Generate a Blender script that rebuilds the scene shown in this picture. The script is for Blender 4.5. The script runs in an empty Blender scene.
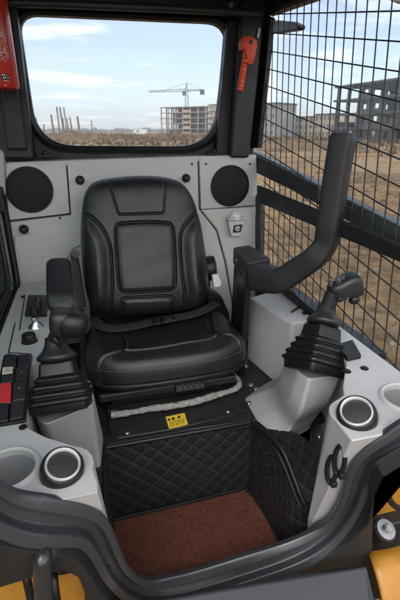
import bpy, bmesh, math, random
import numpy as np
from mathutils import Vector, Matrix
random.seed(7); np.random.seed(7)
S = bpy.context.scene
COL = S.collection
V = Vector
# ------------------------------------------------------------------ camera model (cab axes: X right, Y to the rear wall, Z up)
F = 420.0; PITCH = math.atan(170/F); YAW = math.radians(15)
fw = V((math.sin(YAW)*math.cos(PITCH), math.cos(YAW)*math.cos(PITCH), -math.sin(PITCH)))
rt = V((math.cos(YAW), -math.sin(YAW), 0)); up = rt.cross(fw)
def ray(x, y): return fw*F + rt*(x-200) - up*(y-300)
def PY(x, y, k): r = ray(x, y); return r*(k/r.y)
def PX(x, y, k): r = ray(x, y); return r*(k/r.x)
def PZ(x, y, k): r = ray(x, y); return r*(k/r.z)
def PP(x, y, p0, n): r = ray(x, y); return r*(p0.dot(n)/r.dot(n))
cam = bpy.data.cameras.new('camera'); co = bpy.data.objects.new('camera', cam); COL.objects.link(co)
cam.sensor_fit = 'VERTICAL'; cam.sensor_height = 36; cam.lens = 36*F/600
cam.dof.use_dof = True; cam.dof.focus_distance = 1.2; cam.dof.aperture_fstop = 8; cam.clip_start = 0.02; cam.clip_end = 9000
co.rotation_euler = (math.pi/2-PITCH, 0, -YAW)
S.camera = co
GZ = -1.9                                   # the ground outside

# ------------------------------------------------------------------ materials
MATS = {}
def mat(name, col, rough=.5, metal=0, bump=0, bscale=200, var=0, vscale=8, spec=.5, col2=None, coat=0, dust=0, scr=0):
    if name in MATS: return MATS[name]
    m = bpy.data.materials.new(name); m.use_nodes = True; MATS[name] = m
    nt = m.node_tree; b = nt.nodes['Principled BSDF']
    if not hasattr(col, '__len__'): col = (col, col, col)
    b.inputs['Base Color'].default_value = (*col, 1); b.inputs['Roughness'].default_value = rough
    b.inputs['Metallic'].default_value = metal; b.inputs['Specular IOR Level'].default_value = spec
    b.inputs['Coat Weight'].default_value = coat
    tc = nt.nodes.new('ShaderNodeTexCoord')
    if var or col2 is not None:
        n = nt.nodes.new('ShaderNodeTexNoise'); n.inputs['Scale'].default_value = vscale; n.inputs['Detail'].default_value = 6
        n.inputs['Roughness'].default_value = .6
        nt.links.new(tc.outputs['Object'], n.inputs['Vector'])
        r = nt.nodes.new('ShaderNodeValToRGB'); r.color_ramp.elements[0].position = .32; r.color_ramp.elements[1].position = .68
        c2 = col2 if col2 is not None else [c*(1-var) for c in col]
        r.color_ramp.elements[0].color = (*c2, 1); r.color_ramp.elements[1].color = (*[min(1, c*(1+var*.5)) for c in col], 1)
        nt.links.new(n.outputs['Fac'], r.inputs['Fac']); nt.links.new(r.outputs['Color'], b.inputs['Base Color'])
    if dust:                                # smudges: roughness only
        n2 = nt.nodes.new('ShaderNodeTexNoise'); n2.inputs['Scale'].default_value = 14; n2.inputs['Detail'].default_value = 8
        nt.links.new(tc.outputs['Object'], n2.inputs['Vector'])
        mr = nt.nodes.new('ShaderNodeMapRange'); mr.inputs['From Min'].default_value = .35; mr.inputs['From Max'].default_value = .7
        mr.inputs['To Min'].default_value = max(.05, rough-dust); mr.inputs['To Max'].default_value = min(1, rough+dust)
        nt.links.new(n2.outputs['Fac'], mr.inputs['Value']); nt.links.new(mr.outputs['Result'], b.inputs['Roughness'])
    if scr:                                 # fine scuffs and hairline scratches that belong to the surface
        mp = nt.nodes.new('ShaderNodeMapping'); mp.inputs['Scale'].default_value = (9, 34, 60); mp.inputs['Rotation'].default_value = (.5, .7, .9)
        nt.links.new(tc.outputs['Object'], mp.inputs[0])
        n4 = nt.nodes.new('ShaderNodeTexNoise'); n4.inputs['Scale'].default_value = 3.2; n4.inputs['Detail'].default_value = 12; n4.inputs['Roughness'].default_value = .72
        nt.links.new(mp.outputs[0], n4.inputs['Vector'])
        r4 = nt.nodes.new('ShaderNodeValToRGB'); r4.color_ramp.elements[0].position = .585; r4.color_ramp.elements[1].position = .68
        nt.links.new(n4.outputs['Fac'], r4.inputs['Fac'])
        n5 = nt.nodes.new('ShaderNodeTexNoise'); n5.inputs['Scale'].default_value = 70; n5.inputs['Detail'].default_value = 5
        nt.links.new(tc.outputs['Object'], n5.inputs['Vector'])
        r5 = nt.nodes.new('ShaderNodeValToRGB'); r5.color_ramp.elements[0].position = .66; r5.color_ramp.elements[1].position = .74
        nt.links.new(n5.outputs['Fac'], r5.inputs['Fac'])
        x1 = nt.nodes.new('ShaderNodeMixRGB'); x1.inputs[2].default_value = (*[min(1, c*1.5+.035) for c in col], 1)
        x2 = nt.nodes.new('ShaderNodeMixRGB'); x2.inputs[2].default_value = (*[c*.55 for c in col], 1)
        src = b.inputs['Base Color'].links[0].from_socket if b.inputs['Base Color'].links else None
        if src: nt.links.new(src, x1.inputs[1])
        else: x1.inputs[1].default_value = (*col, 1)
        g1 = nt.nodes.new('ShaderNodeMath'); g1.operation = 'MULTIPLY'; g1.inputs[1].default_value = scr; nt.links.new(r4.outputs[0], g1.inputs[0])
        g2 = nt.nodes.new('ShaderNodeMath'); g2.operation = 'MULTIPLY'; g2.inputs[1].default_value = scr; nt.links.new(r5.outputs[0], g2.inputs[0])
        nt.links.new(g1.outputs[0], x1.inputs[0]); nt.links.new(x1.outputs[0], x2.inputs[1]); nt.links.new(g2.outputs[0], x2.inputs[0]); nt.links.new(x2.outputs[0], b.inputs['Base Color'])
    if bump:
        n3 = nt.nodes.new('ShaderNodeTexVoronoi' if bscale >= 300 else 'ShaderNodeTexNoise'); n3.inputs['Scale'].default_value = bscale
        nt.links.new(tc.outputs['Object'], n3.inputs['Vector'])
        bp = nt.nodes.new('ShaderNodeBump'); bp.inputs['Strength'].default_value = bump; bp.inputs['Distance'].default_value = .002
        nt.links.new(n3.outputs[0], bp.inputs['Height']); nt.links.new(bp.outputs['Normal'], b.inputs['Normal'])
    return m
def glass(name, tint=(1, 1, 1), k=.06, rough=.02):
    m = bpy.data.materials.new(name); m.use_nodes = True; nt = m.node_tree; nt.nodes.clear()
    o = nt.nodes.new('ShaderNodeOutputMaterial'); t = nt.nodes.new('ShaderNodeBsdfTransparent'); g = nt.nodes.new('ShaderNodeBsdfGlossy')
    t.inputs['Color'].default_value = (*tint, 1); g.inputs['Roughness'].default_value = rough
    x = nt.nodes.new('ShaderNodeMixShader'); lw = nt.nodes.new('ShaderNodeFresnel'); lw.inputs['IOR'].default_value = 1.3
    mu = nt.nodes.new('ShaderNodeMath'); mu.operation = 'MULTIPLY'; mu.inputs[1].default_value = k*12
    mu.use_clamp = True
    nt.links.new(lw.outputs[0], mu.inputs[0]); nt.links.new(mu.outputs[0], x.inputs[0])
    nt.links.new(t.outputs[0], x.inputs[1]); nt.links.new(g.outputs[0], x.inputs[2]); nt.links.new(x.outputs[0], o.inputs[0])
    return m
LEATHER = mat('black_leather', (.0095, .0098, .011), .34, bump=.3, bscale=520, spec=.55, dust=.05)
TRIM = mat('grey_trim_plastic', (.53, .525, .515), .55, scr=.22, bump=.25, bscale=700, var=.07, vscale=5, dust=.08)
CONSOLE = mat('grey_console_plastic', (.40, .40, .405), .48, scr=.3, bump=.25, bscale=700, var=.08, vscale=9, dust=.1)
PEDEST = mat('mauve_grey_plastic', (.30, .295, .305), .5, scr=.6, bump=.2, bscale=700, var=.1, vscale=18, dust=.1)
DARK = mat('charcoal_paint', (.0095, .010, .0112), .5, bump=.15, bscale=500, var=.2, vscale=10, dust=.1)
FRAMEP = mat('slate_frame_paint', (.033, .0355, .041), .33, scr=.7, bump=.05, bscale=60, var=.10, vscale=30, dust=.08)
RUBBER = mat('black_rubber', (.0058, .0058, .0062), .42, spec=.38, bump=.12, bscale=400, dust=.08)
BLACKP = mat('black_plastic', (.007, .007, .0078), .42, spec=.4, bump=.15, bscale=600, dust=.08)
GRIPM = mat('soft_grip_plastic', (.0135, .014, .0155), .40, bump=.2, bscale=800, dust=.06)
STEEL = mat('bright_steel', (.62, .62, .63), .28, metal=1, dust=.12)
CHROME = mat('satin_chrome', (.82, .82, .82), .35, metal=.55)
ZINC = mat('zinc_washer', (.30, .30, .305), .48, metal=1, var=.2, vscale=60)
YELLOW = mat('ochre_yellow_paint', (.36, .158, .012), .42, scr=.4, bump=.08, bscale=80, var=.25, vscale=12, dust=.12)
RED = mat('red_paint', (.55, .018, .012), .3, coat=.3)
ORANGE = mat('orange_red_plastic', (.72, .07, .025), .4, bump=.1, bscale=300)
REDSW = mat('red_switch', (.42, .02, .025), .4)
WHITE = mat('white_plastic', (.78, .78, .77), .4)
BEIGE = mat('faded_beige_plastic', (.42, .38, .30), .6, var=.4, vscale=90)
GRILLE = mat('speaker_mesh', (.012, .012, .012), .6, bump=.8, bscale=620)
SEAM = mat('dark_thread', (.05, .05, .052), .8)
STITCH = mat('grey_thread', (.13, .13, .135), .8)
FPLATE = mat('dark_floor_steel', (.015, .015, .0165), .5, scr=.9, bump=.2, bscale=120, var=.35, vscale=20, dust=.14)
WEB = mat('belt_webbing', (.012, .012, .013), .75, bump=.4, bscale=900)
WIRE = mat('black_wire', (.014, .016, .018), .45)
PANE = glass('clear_glass', (.97, .985, .985), .022)
PANE2 = glass('side_glass', (.96, .98, .98), .006)
TINT = glass('tinted_side_glass', (.58, .66, .65), .05)
CUP = mat('cup_bowl_plastic', (.23, .235, .245), .5, bump=.15, bscale=600)

def wrapmat():
    m = mat('bubble_wrap', (.33, .32, .30), .3, var=.35, vscale=60)
    nt = m.node_tree; b = nt.nodes['Principled BSDF']
    tc = nt.nodes.new('ShaderNodeTexCoord'); v = nt.nodes.new('ShaderNodeTexVoronoi'); v.inputs['Scale'].default_value = 260
    nt.links.new(tc.outputs['Object'], v.inputs['Vector'])
    bp = nt.nodes.new('ShaderNodeBump'); bp.invert = True; bp.inputs['Strength'].default_value = 1; bp.inputs['Distance'].default_value = .004
    nt.links.new(v.outputs['Distance'], bp.inputs['Height']); nt.links.new(bp.outputs['Normal'], b.inputs['Normal'])
    return m
WRAP = wrapmat()
def matmat():
    m = mat('brown_coil_mat', (.135, .050, .035), .9, spec=.1, var=.45, vscale=130)
    nt = m.node_tree; b = nt.nodes['Principled BSDF']
    tc = nt.nodes.new('ShaderNodeTexCoord'); v = nt.nodes.new('ShaderNodeTexNoise'); v.inputs['Scale'].default_value = 330; v.inputs['Detail'].default_value = 4
    nt.links.new(tc.outputs['Object'], v.inputs['Vector'])
    bp = nt.nodes.new('ShaderNodeBump'); bp.inputs['Strength'].default_value = 1; bp.inputs['Distance'].default_value = .006
    nt.links.new(v.outputs[0], bp.inputs['Height']); nt.links.new(bp.outputs['Normal'], b.inputs['Normal'])
    return m
MATM = matmat()
def quiltmat():
    """black quilted leatherette: thin dashed grey stitch lines along the diamonds (UV in metres)"""
    m = mat('quilted_leatherette', (.0075, .0072, .0074), .48, bump=.2, bscale=700)
    nt = m.node_tree; b = nt.nodes['Principled BSDF']; N = nt.nodes.new; L = nt.links.new
    uv = N('ShaderNodeUVMap'); sp = N('ShaderNodeSeparateXYZ'); L(uv.outputs[0], sp.inputs[0])
    def M(op, a, bb=None):
        n = N('ShaderNodeMath'); n.operation = op
        for i, q in enumerate((a, bb)):
            if q is None: continue
            if hasattr(q, 'is_output'): L(q, n.inputs[i])
            else: n.inputs[i].default_value = q
        return n.outputs[0]
    A = M('ADD', sp.outputs[0], sp.outputs[1]); B = M('SUBTRACT', sp.outputs[0], sp.outputs[1])
    def line(P, Q):
        d = M('ABSOLUTE', M('SUBTRACT', M('FRACT', M('DIVIDE', P, QD)), .5))        # .5 on the line
        on = M('GREATER_THAN', d, .484)
        dash = M('GREATER_THAN', M('FRACT', M('DIVIDE', Q, .0085)), .35)
        return M('MULTIPLY', on, dash)
    f = M('MAXIMUM', line(A, B), line(B, A))
    mx = N('ShaderNodeMixRGB'); mx.inputs[1].default_value = (.0075, .0072, .0074, 1); mx.inputs[2].default_value = (.060, .060, .063, 1)
    L(f, mx.inputs[0]); L(mx.outputs[0], b.inputs['Base Color'])
    return m
QD = .052
QUILT = quiltmat()

# ------------------------------------------------------------------ mesh helpers
class MB:
    def __init__(s): s.v = []; s.f = []
    def add(s, vs, fs):
        k = len(s.v); s.v += [tuple(p) for p in vs]; s.f += [tuple(i+k for i in f) for f in fs]; return s
    def loft(s, rings, cap0=True, cap1=True, closed=True):
        n = len(rings[0]); vs = [p for r in rings for p in r]; fs = []
        for i in range(len(rings)-1):
            for j in range(n if closed else n-1):
                k = (j+1) % n
                fs.append((i*n+j, i*n+k, (i+1)*n+k, (i+1)*n+j))
        if cap0: fs.append(tuple(range(n-1, -1, -1)))
        if cap1: fs.append(tuple((len(rings)-1)*n+j for j in range(n)))
        return s.add(vs, fs)
    def box(s, c, sz, R=None):
        c = V(c); R = R or Matrix.Identity(3); vs = []
        for x in (-.5, .5):
            for y in (-.5, .5):
                for z in (-.5, .5): vs.append(c + R @ V((x*sz[0], y*sz[1], z*sz[2])))
        return s.add(vs, [(0, 1, 3, 2), (4, 6, 7, 5), (0, 4, 5, 1), (2, 3, 7, 6), (0, 2, 6, 4), (1, 5, 7, 3)])
    def prism(s, pts, d):
        pts = [V(p) for p in pts]; d = V(d); n = len(pts)
        return s.loft([pts, [p+d for p in pts]])
    def tube(s, path, r, n=12, cap=True):
        return s.loft(tube_rings(path, r, n), cap, cap)
    def lathe(s, c, axis, prof, n=40, cap=True):
        axis = V(axis).normalized(); a, b = frame(axis); c = V(c)
        rings = [[c + axis*h + (a*math.cos(t)+b*math.sin(t))*r for t in [2*math.pi*i/n for i in range(n)]] for r, h in prof]
        return s.loft(rings, cap, cap)
    def ball(s, c, rx, ry, rz, R=None, e=1.0, n=28, m=18):
        R = R or Matrix.Identity(3); c = V(c); sg = lambda q: math.copysign(abs(q)**e, q)
        rings = []
        for i in range(m+1):
            ph = -math.pi/2 + math.pi*i/m*.9998 + .0001
            rings.append([c + R @ V((rx*sg(math.cos(ph))*sg(math.cos(t)), ry*sg(math.cos(ph))*sg(math.sin(t)), rz*sg(math.sin(ph)))) for t in [2*math.pi*j/n for j in range(n)]])
        return s.loft(rings)
    def build(s, name, m, parent=None, bevel=0, smooth=True, sub=0, seg=3, **k):
        me = bpy.data.meshes.new(name); me.from_pydata(s.v, [], s.f)
        bm = bmesh.new(); bm.from_mesh(me); bmesh.ops.recalc_face_normals(bm, faces=bm.faces); bm.to_mesh(me); bm.free()
        me.materials.append(m); o = bpy.data.objects.new(name, me); COL.objects.link(o)
        if smooth:
            for p in me.polygons: p.use_smooth = True
        if bevel:
            b = o.modifiers.new('bevel', 'BEVEL'); b.width = bevel; b.segments = seg; b.limit_method = 'ANGLE'; b.angle_limit = math.radians(28); b.harden_normals = True
        elif smooth and not sub and k.get('auto', True):
            auto(me)
        if sub:
            b = o.modifiers.new('sub', 'SUBSURF'); b.levels = b.render_levels = sub
        if parent: o.parent = parent
        for q in ('label', 'category', 'group', 'kind'):
            if q in k: o[q] = k[q]
        return o
def auto(me, ang=38):
    bm = bmesh.new(); bm.from_mesh(me); c = math.radians(ang)
    for e in bm.edges:
        if len(e.link_faces) == 2 and e.calc_face_angle(0) > c: e.smooth = False
    bm.to_mesh(me); bm.free()
def frame(ax):
    a = ax.cross(V((0, 0, 1)));
    if a.length < 1e-3: a = ax.cross(V((1, 0, 0)))
    a.normalize(); return a, ax.cross(a).normalized()
def spline(pts, n, closed=False):
    P = [V(p) for p in pts]; out = []; m = len(P); segs = m if closed else m-1
    for i in range(segs):
        g = (lambda k: P[k % m]) if closed else (lambda k: P[max(0, min(m-1, k))])
        a, b, c, d = g(i-1), g(i), g(i+1), g(i+2)
        for k in range(n):
            t = k/n
            out.append(.5*((2*b) + (c-a)*t + (2*a-5*b+4*c-d)*t*t + (3*b-a-3*c+d)*t**3))
    if not closed: out.append(P[-1])
    return out
def tube_rings(path, r, n=12, sec=None):
    P = [V(p) for p in path]; rings = []; a = None
    for i, p in enumerate(P):
        t = (P[min(i+1, len(P)-1)] - P[max(i-1, 0)]).normalized()
        if a is None: a, b = frame(t)
        else:
            a = (a - t*a.dot(t)).normalized(); b = t.cross(a)
        rr = r(i/(len(P)-1)) if callable(r) else r
        if sec: rings.append([p + a*x + b*y for x, y in sec(i/(len(P)-1))])
        else: rings.append([p + (a*math.cos(2*math.pi*j/n) + b*math.sin(2*math.pi*j/n))*rr for j in range(n)])
    return rings
def rrect(hx, hy, r, n=6):
    r = min(r, hx*.999, hy*.999); out = []
    for cx, cy, a0 in ((hx-r, hy-r, 0), (-hx+r, hy-r, 90), (-hx+r, -hy+r, 180), (hx-r, -hy+r, 270)):
        for i in range(n+1):
            a = math.radians(a0+90*i/n); out.append((cx+r*math.cos(a), cy+r*math.sin(a)))
    return out
def thing(name, label, cat, loc=(0, 0, 0), group=None, kind=None):
    o = bpy.data.objects.new(name, None); COL.objects.link(o); o.location = loc; o.empty_display_size = .05
    o['label'] = label; o['category'] = cat
    if group: o['group'] = group
    if kind: o['kind'] = kind
    return o
def cut(o, cutter_mb):
    """real boolean, applied now; the cutter is removed again"""
    c = cutter_mb.build('cutter', CUP, smooth=False)
    b = o.modifiers.new('cut', 'BOOLEAN'); b.object = c; b.operation = 'DIFFERENCE'; b.solver = 'EXACT'
    ms = [(x.name, x.show_viewport) for x in o.modifiers]
    for x in o.modifiers: x.show_viewport = (x.name == b.name)
    dg = bpy.context.evaluated_depsgraph_get(); me = bpy.data.meshes.new_from_object(o.evaluated_get(dg))
    o.modifiers.remove(b)
    for x in o.modifiers: x.show_viewport = True
    o.data = me; cm = c.data; bpy.data.objects.remove(c); bpy.data.meshes.remove(cm)
def rotm(x=0, y=0, z=0): return (Matrix.Rotation(math.radians(z), 3, 'Z') @ Matrix.Rotation(math.radians(y), 3, 'Y') @ Matrix.Rotation(math.radians(x), 3, 'X'))
def bolt(c, n, r, name, parent, m=STEEL, h=None, **k):
    h = h or r*.6
    return MB().lathe(c, n, [(r*1.5, 0), (r*1.5, h*.3), (r, h*.32), (r*.95, h), (r*.3, h*1.05)], 20).build(name, m, parent, **k)

# ================================================================== CAB SHELL
# rear wall trim
YW = 1.62
rw = thing('rear_trim', 'light grey moulded trim wall of the cab behind the black seat', 'trim panel', (.2, YW, -.8))
def panel(name, px, y=YW, d=.03, m=TRIM, bev=.004, parent=rw): return MB().prism([PY(a, b, y) for a, b in px], (0, d, 0)).build(name, m, parent, bevel=bev)
for par in (rw,): par.location = (0, 0, 0)
panel('upper_panel', [(5, 164), (65.6, 162.2), (69.6, 213.6), (8, 220.6)])
panel('centre_panel', [(67, 162), (197.6, 158.2), (199, 209), (216, 230.5), (224.6, 262), (240, 350), (14, 350), (10, 222.5), (71, 215.2)])
panel('side_panel', [(199.3, 158.2), (256.5, 155), (258.5, 205), (201, 209.5)])
panel('lower_panel', [(201, 210.3), (258.5, 206.6), (262, 350), (242, 350), (226, 261.5), (217.4, 230)], y=YW-.008, d=.04, bev=.006)
panel('raised_panel', [(34, 233), (66, 229), (84, 228), (84, 244), (72, 250), (66, 262), (64, 340), (16, 340), (14, 236)], y=YW-.008, d=.03, bev=.006)
MB().box((.21, YW+.045, -.46), (.94, .02, .66)).build('backing', DARK, rw)
MB().prism([PY(5, 162.5, YW+.004), PY(256.5, 154.5, YW+.004), PY(256.5, 154.5, YW+.004)+V((0, .12, 0)), PY(5, 162.5, YW+.004)+V((0, .12, 0))], (0, 0, -.02)).build('ledge', TRIM, rw, bevel=.006)
for px, py in ((46, 158), (214, 156)):
    c = PY(px, py, YW+.03)+V((0, 0, .004)); l = MB(); l.prism([c+V((x, y, 0)) for x, y in rrect(.03, .016, .006)], (0, 0, .009)); l.lathe(c+V((0, 0, .009)), (0, 0, 1), [(.012, 0), (.012, .008), (.006, .012)], 16)
    l.build('latch', BLACKP, rw, bevel=.002)
for px, py in ((80, 180), (186, 178), (24, 229)):
    c = PY(px, py, YW-.008 if py > 200 else YW)
    k = MB().lathe(c, (0, -1, 0), [(.016, 0), (.016, .006), (.011, .010), (.0125, .016), (.0125, .022), (.009, .025), (.004, .025)], 24).build('knob', BLACKP, rw)
    MB().lathe(c+V((0, -.025, 0)), (0, -1, 0), [(.006, 0), (.006, .002), (.003, .003)], 12).build('cap', GRIPM, k)
for px, py in ((60, 218), (14, 172), (192, 164), (206, 164), (250, 164), (250, 214)):
    MB().lathe(PY(px, py, YW), (0, -1, 0), [(.0045, 0), (.0045, .001), (.003, .0016), (.0028, .0006), (.0005, .0006)], 14).build('screw', GRIPM, rw)
# left side strip of the trim, at the far edge of the picture
MB().prism([PY(-14, 140, 1.56), PY(3.4, 153, 1.60), PY(5.2, 195, 1.60), PY(14, 300, 1.60), PY(-12, 300, 1.5), PY(-20, 195, 1.5)], (0, .05, 0)).build('corner_trim', TRIM, rw, bevel=.006)
MB().box(PY(-1, 200, 1.52), (.035, .03, .085)).build('latch', BLACKP, rw, bevel=.008)

# speakers
def speaker(px, py, label):
    c = PY(px, py, YW); t = thing('loudspeaker', label, 'loudspeaker', c, 'round loudspeakers in the rear trim')
    c = V((0, 0, 0)); r = .078
    MB().lathe(c, (0, -1, 0), [(r+.002, -.004), (r+.002, .003), (r, .006), (r-.004, .006), (r-.005, .003)], 56, cap=False).build('rim', BLACKP, t)
    MB().lathe(c, (0, -1, 0), [(r-.004, .003), (r*.8, .007), (r*.45, .011), (r*.15, .0125), (.001, .0126)], 56).build('grille', GRILLE, t)
speaker(29.5, 190, 'round black loudspeaker beside the fire extinguisher, above the lone knob in the grey trim')
speaker(230, 186, 'round black loudspeaker above the white-capped socket')

# 12 V socket
c = PY(233.5, 221, YW-.008)
t = thing('power_socket', 'grey socket holder with white cap and black icon label under a loudspeaker', 'socket')
MB().prism([c+V(q) for q in ((-.034, 0, .014), (.034, 0, .014), (.033, 0, -.012), (.024, 0, -.058), (-.018, 0, -.058), (-.031, 0, -.012))], (0, -.034, 0)).build('housing', TRIM, t, bevel=.007)
MB().prism([c+V(q) for q in ((-.036, 0, .020), (.036, 0, .020), (.036, 0, .008), (-.036, 0, .008))], (0, -.042, 0)).build('rim', TRIM, t, bevel=.006)
MB().lathe(c+V((0, -.022, .019)), (0, -.5, 1), [(.022, 0), (.022, .005), (.0185, .006), (.0185, .016), (.014, .020), (.002, .0205)], 28).build('cap', WHITE, t)
lb = MB().prism([c+V(q) for q in ((-.010, -.0332, -.010), (.027, -.0332, -.008), (.020, -.0332, -.040), (-.014, -.0332, -.040))], (0, -.002, 0)).build('label_plate', BLACKP, t)
ic = MB(); cc = c+V((.006, -.0357, -.024))
for a in range(22):
    q = math.radians(a*15+20); ic.box(cc+V((.0095*math.cos(q), 0, .0085*math.sin(q))), (.0028, .0008, .0028))
ic.box(cc+V((0, 0, -.001)), (.0095, .0008, .0026)); ic.box(cc+V((-.003, 0, .003)), (.0022, .0008, .005)); ic.box(cc+V((.003, 0, .003)), (.0022, .0008, .005)); ic.build('icon', WHITE, lb, smooth=False)

# rear window: rubber-framed pane with rounded corners
YWI = 1.70
def winpts(ins):
    base = [(19, 15, 20), (227.5, 24, 22), (213, 146.5, 38), (38, 145.5, 40)]     # corner px, radius px
    ctr = (123, 85); out = []
    C = [V((x + (ins if x < ctr[0] else -ins), y + (ins if y < ctr[1] else -ins), 0)) for x, y, r in base]
    for i, (x, y, r) in enumerate(base):
        p = C[i]; a = (C[i-1]-p).normalized(); b = (C[(i+1) % 4]-p).normalized(); r = max(3, r-ins*.6)
        for k in range(10):
            u = k/9; out.append((p+a*r)*(1-u)**2 + p*2*u*(1-u) + (p+b*r)*u*u)
    return [PY(q.x, q.y, YWI) for q in out]
w = thing('rear_window', 'wide rear window with rounded corners in a black rubber seal', 'window')
o0, o1 = winpts(-7), winpts(0)
yo = V((0, -.012, 0)); yi = V((0, .02, 0))
MB().loft([[p+yi for p in o0], [p+yo for p in o0], [p+yo*1.5 for p in winpts(-3.5)], [p+yo for p in o1], [p+yi for p in o1], [p+yi for p in o0]], False, False).build('seal', RUBBER, w)
pn = winpts(-1); MB().prism([p+V((0, .006, 0)) for p in pn], (0, .004, 0)).build('pane', PANE, w, smooth=False)

# rear bulkhead of the cab around the window (body steel), pillars, roof
rb = thing('cab_frame', 'charcoal steel frame with roof and posts round the cab opening', 'cab frame')
big = [PY(-60, -40, YWI+.004), PY(300, -20, YWI+.004), PY(270, 175, YWI+.004), PY(-40, 178, YWI+.004)]
oo = winpts(-6); n = len(oo)
outer = []
for p in oo:
    # ring out to a rectangle around the window
    cx, cz = .195, .15; d = V((p.x-cx, 0, p.z-cz)); s = min((.488/abs(d.x)) if abs(d.x) > 1e-6 else 9, (.30/abs(d.z)) if abs(d.z) > 1e-6 else 9)
    outer.append(V((cx+d.x*s, YWI+.004, cz+d.z*s)))
MB().loft([[p+V((0, .004, 0)) for p in oo], outer], False, False).build('rear_surround', DARK, rb, auto=False)
def post(name, pts, d, bev=.008, m=DARK): return MB().prism(pts, d).build(name, m, rb, bevel=bev)
# right rear post: two faces with a step between
post('rear_post', [PY(228, 20, 1.655), PY(246, 20, 1.655), PY(232, 158, 1.655), PY(216, 158, 1.655)], (0, .05, 0), .006)
post('corner_post', [PY(243, 0, 1.605), PY(269, -8, 1.605), PY(249.5, 158, 1.605), PY(231, 158, 1.605)], (0, .12, 0), .01)
post('post_rib', [PY(238.5, 30, 1.650), PY(241.5, 30, 1.650), PY(231, 158, 1.650), PY(228, 158, 1.650)], (0, .02, 0), .003)
# left rear post behind the extinguisher
post('corner_post', [PY(-40, -10, 1.62), PY(14, -10, 1.62), PY(34, 160, 1.62), PY(-20, 160, 1.62)], (0, .09, 0), .012)
post('post_rib', [PY(-2, 60, 1.60), PY(14, 60, 1.60), PY(27, 150, 1.60), PY(6, 150, 1.60)], (0, .03, 0), .008)
# roof, head beam, head tube, side rails
MB().box((.2, 1.15, .475), (1.1, 1.32, .06)).build('roof', DARK, rb, bevel=.015)
MB().box((.2, 1.72, .445), (1.1, .10, .07)).build('head_beam', DARK, rb, bevel=.012)
MB().tube([PY(-20, 2, 1.60), PY(60, 4, 1.60), PY(180, 9, 1.60), PY(262, 14, 1.60)], .012, 14).build('head_tube', FRAMEP, rb)
bolt(PY(231, 5, 1.66), (0, -1, 0), .006, 'bolt', rb, ZINC)
MB().prism([PY(-10, 2, 1.66), PY(250, 11, 1.66), PY(250, -12, 1.66), PY(-10, -25, 1.66)], (0, .03, 0)).build('head_panel', DARK, rb, bevel=.004)
XM = .68
MB().prism([PX(262, 16, XM-.012), PX(345, -14, XM-.012), PX(345, -60, XM-.012), PX(258, -14, XM-.012)], (.05, 0, 0)).build('side_rail', DARK, rb, bevel=.01)
MB().box((XM+.005, .95, .43), (.05, 1.4, .05)).build('side_rail', DARK, rb, bevel=.01)
MB().box((-.30, 1.0, .43), (.05, 1.4, .05)).build('side_rail', DARK, rb, bevel=.01)
# lower body behind the consoles (keeps the cab closed)
MB().box((XM+.03, 1.27, -.86), (.05, .90, .62)).build('side_sheet', DARK, rb)
MB().box((-.315, 1.27, -.86), (.05, .90, .62)).build('side_sheet', DARK, rb)
MB().box((.2, 1.70, -.75), (1.0, .06, .9)).build('rear_sheet', DARK, rb)
MB().box((.2, 1.22, -1.13), (1.0, .90, .04)).build('floor_sheet', DARK, rb)

# side mesh guard on the right
g = thing('mesh_guard', 'black wire mesh guard over the side window, with two wide cross bars', 'mesh guard')
wires = MB()
TY, TZ = .2, .1                              # the wires run tilted: dz/dy and dy/dz
def on(y, z, x=XM): return V((x, y, z))
y0, y1, ztop, zbot = .30, 1.60, .40, -.60
def clip_edge(y, z): return True
def rear_edge(z): return 1.612 if z > -.1 else 1.585
R_ = .0019
for k in range(-14, 22):                      # along
    zc = .07 + k*.0555
    a = on(y0, zc + (y0-1.2)*TZ*2); b = on(rear_edge(zc), zc + (rear_edge(zc)-1.2)*TZ*2)
    if min(a.z, b.z) > ztop or max(a.z, b.z) < zbot: continue
    n = 5; wires.tube([a.lerp(b, i/n)+V((.002*(-1)**k, 0, 0)) for i in range(n+1)], R_, 6)
for k in range(-24, 12):                      # upright
    yc = 1.197 - k*.0535*-1
    yc = 1.2 + k*.0445
    pts = [on(yc + (z-.25)*TZ, z, XM-.002) for z in (zbot, -.3, 0, .2, ztop)]
    if not (y0 < yc < 1.62): continue
    pts = [p if p.y < 1.612 else on(1.612, p.z, XM-.002) for p in pts]
    wires.tube(pts, R_, 6)
wires.build('wire_mesh', WIRE, g)
def bar(name, pxl, x, d, m=DARK, bev=.004): return MB().prism([PX(a, b, x) for a, b in pxl], (d, 0, 0)).build(name, m, g, bevel=bev)
bar('cross_bar', [(256.5, 185), (420, 253.5), (420, 271), (256.5, 202)], XM-.018, .014)
bar('window_rail', [(246, 148), (420, 236), (420, 262), (252, 168)], XM+.012, .03, mat('worn_rail_paint', (.045, .052, .053), .35, var=.35, vscale=9, dust=.12))
bar('window_rail', [(250, 153), (318, 186), (318, 203), (254, 172)], XM-.012, .012)
bar('side_frame', [(262, 14), (270.5, 18), (257.5, 148), (247, 148)], XM-.012, .02)
bar('side_frame', [(255, 195), (259.5, 195), (260, 262), (255, 262)], XM-.012, .02)
MB().prism([PX(252, 262, XM-.008), PX(290, 291, XM-.008), PX(420, 402, XM-.008), PX(420, 420, XM-.008), PX(286, 300, XM-.008), PX(252, 272, XM-.008)], (.03, 0, 0)).build('sill_rail', DARK, g, bevel=.004)
MB().prism([on(1.60, .42, XM+.045), on(.3, .42, XM+.045), on(.3, -.58, XM+.045), on(1.60, -.58, XM+.045)], (.004, 0, 0)).build('pane', PANE2, g, smooth=False)

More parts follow.
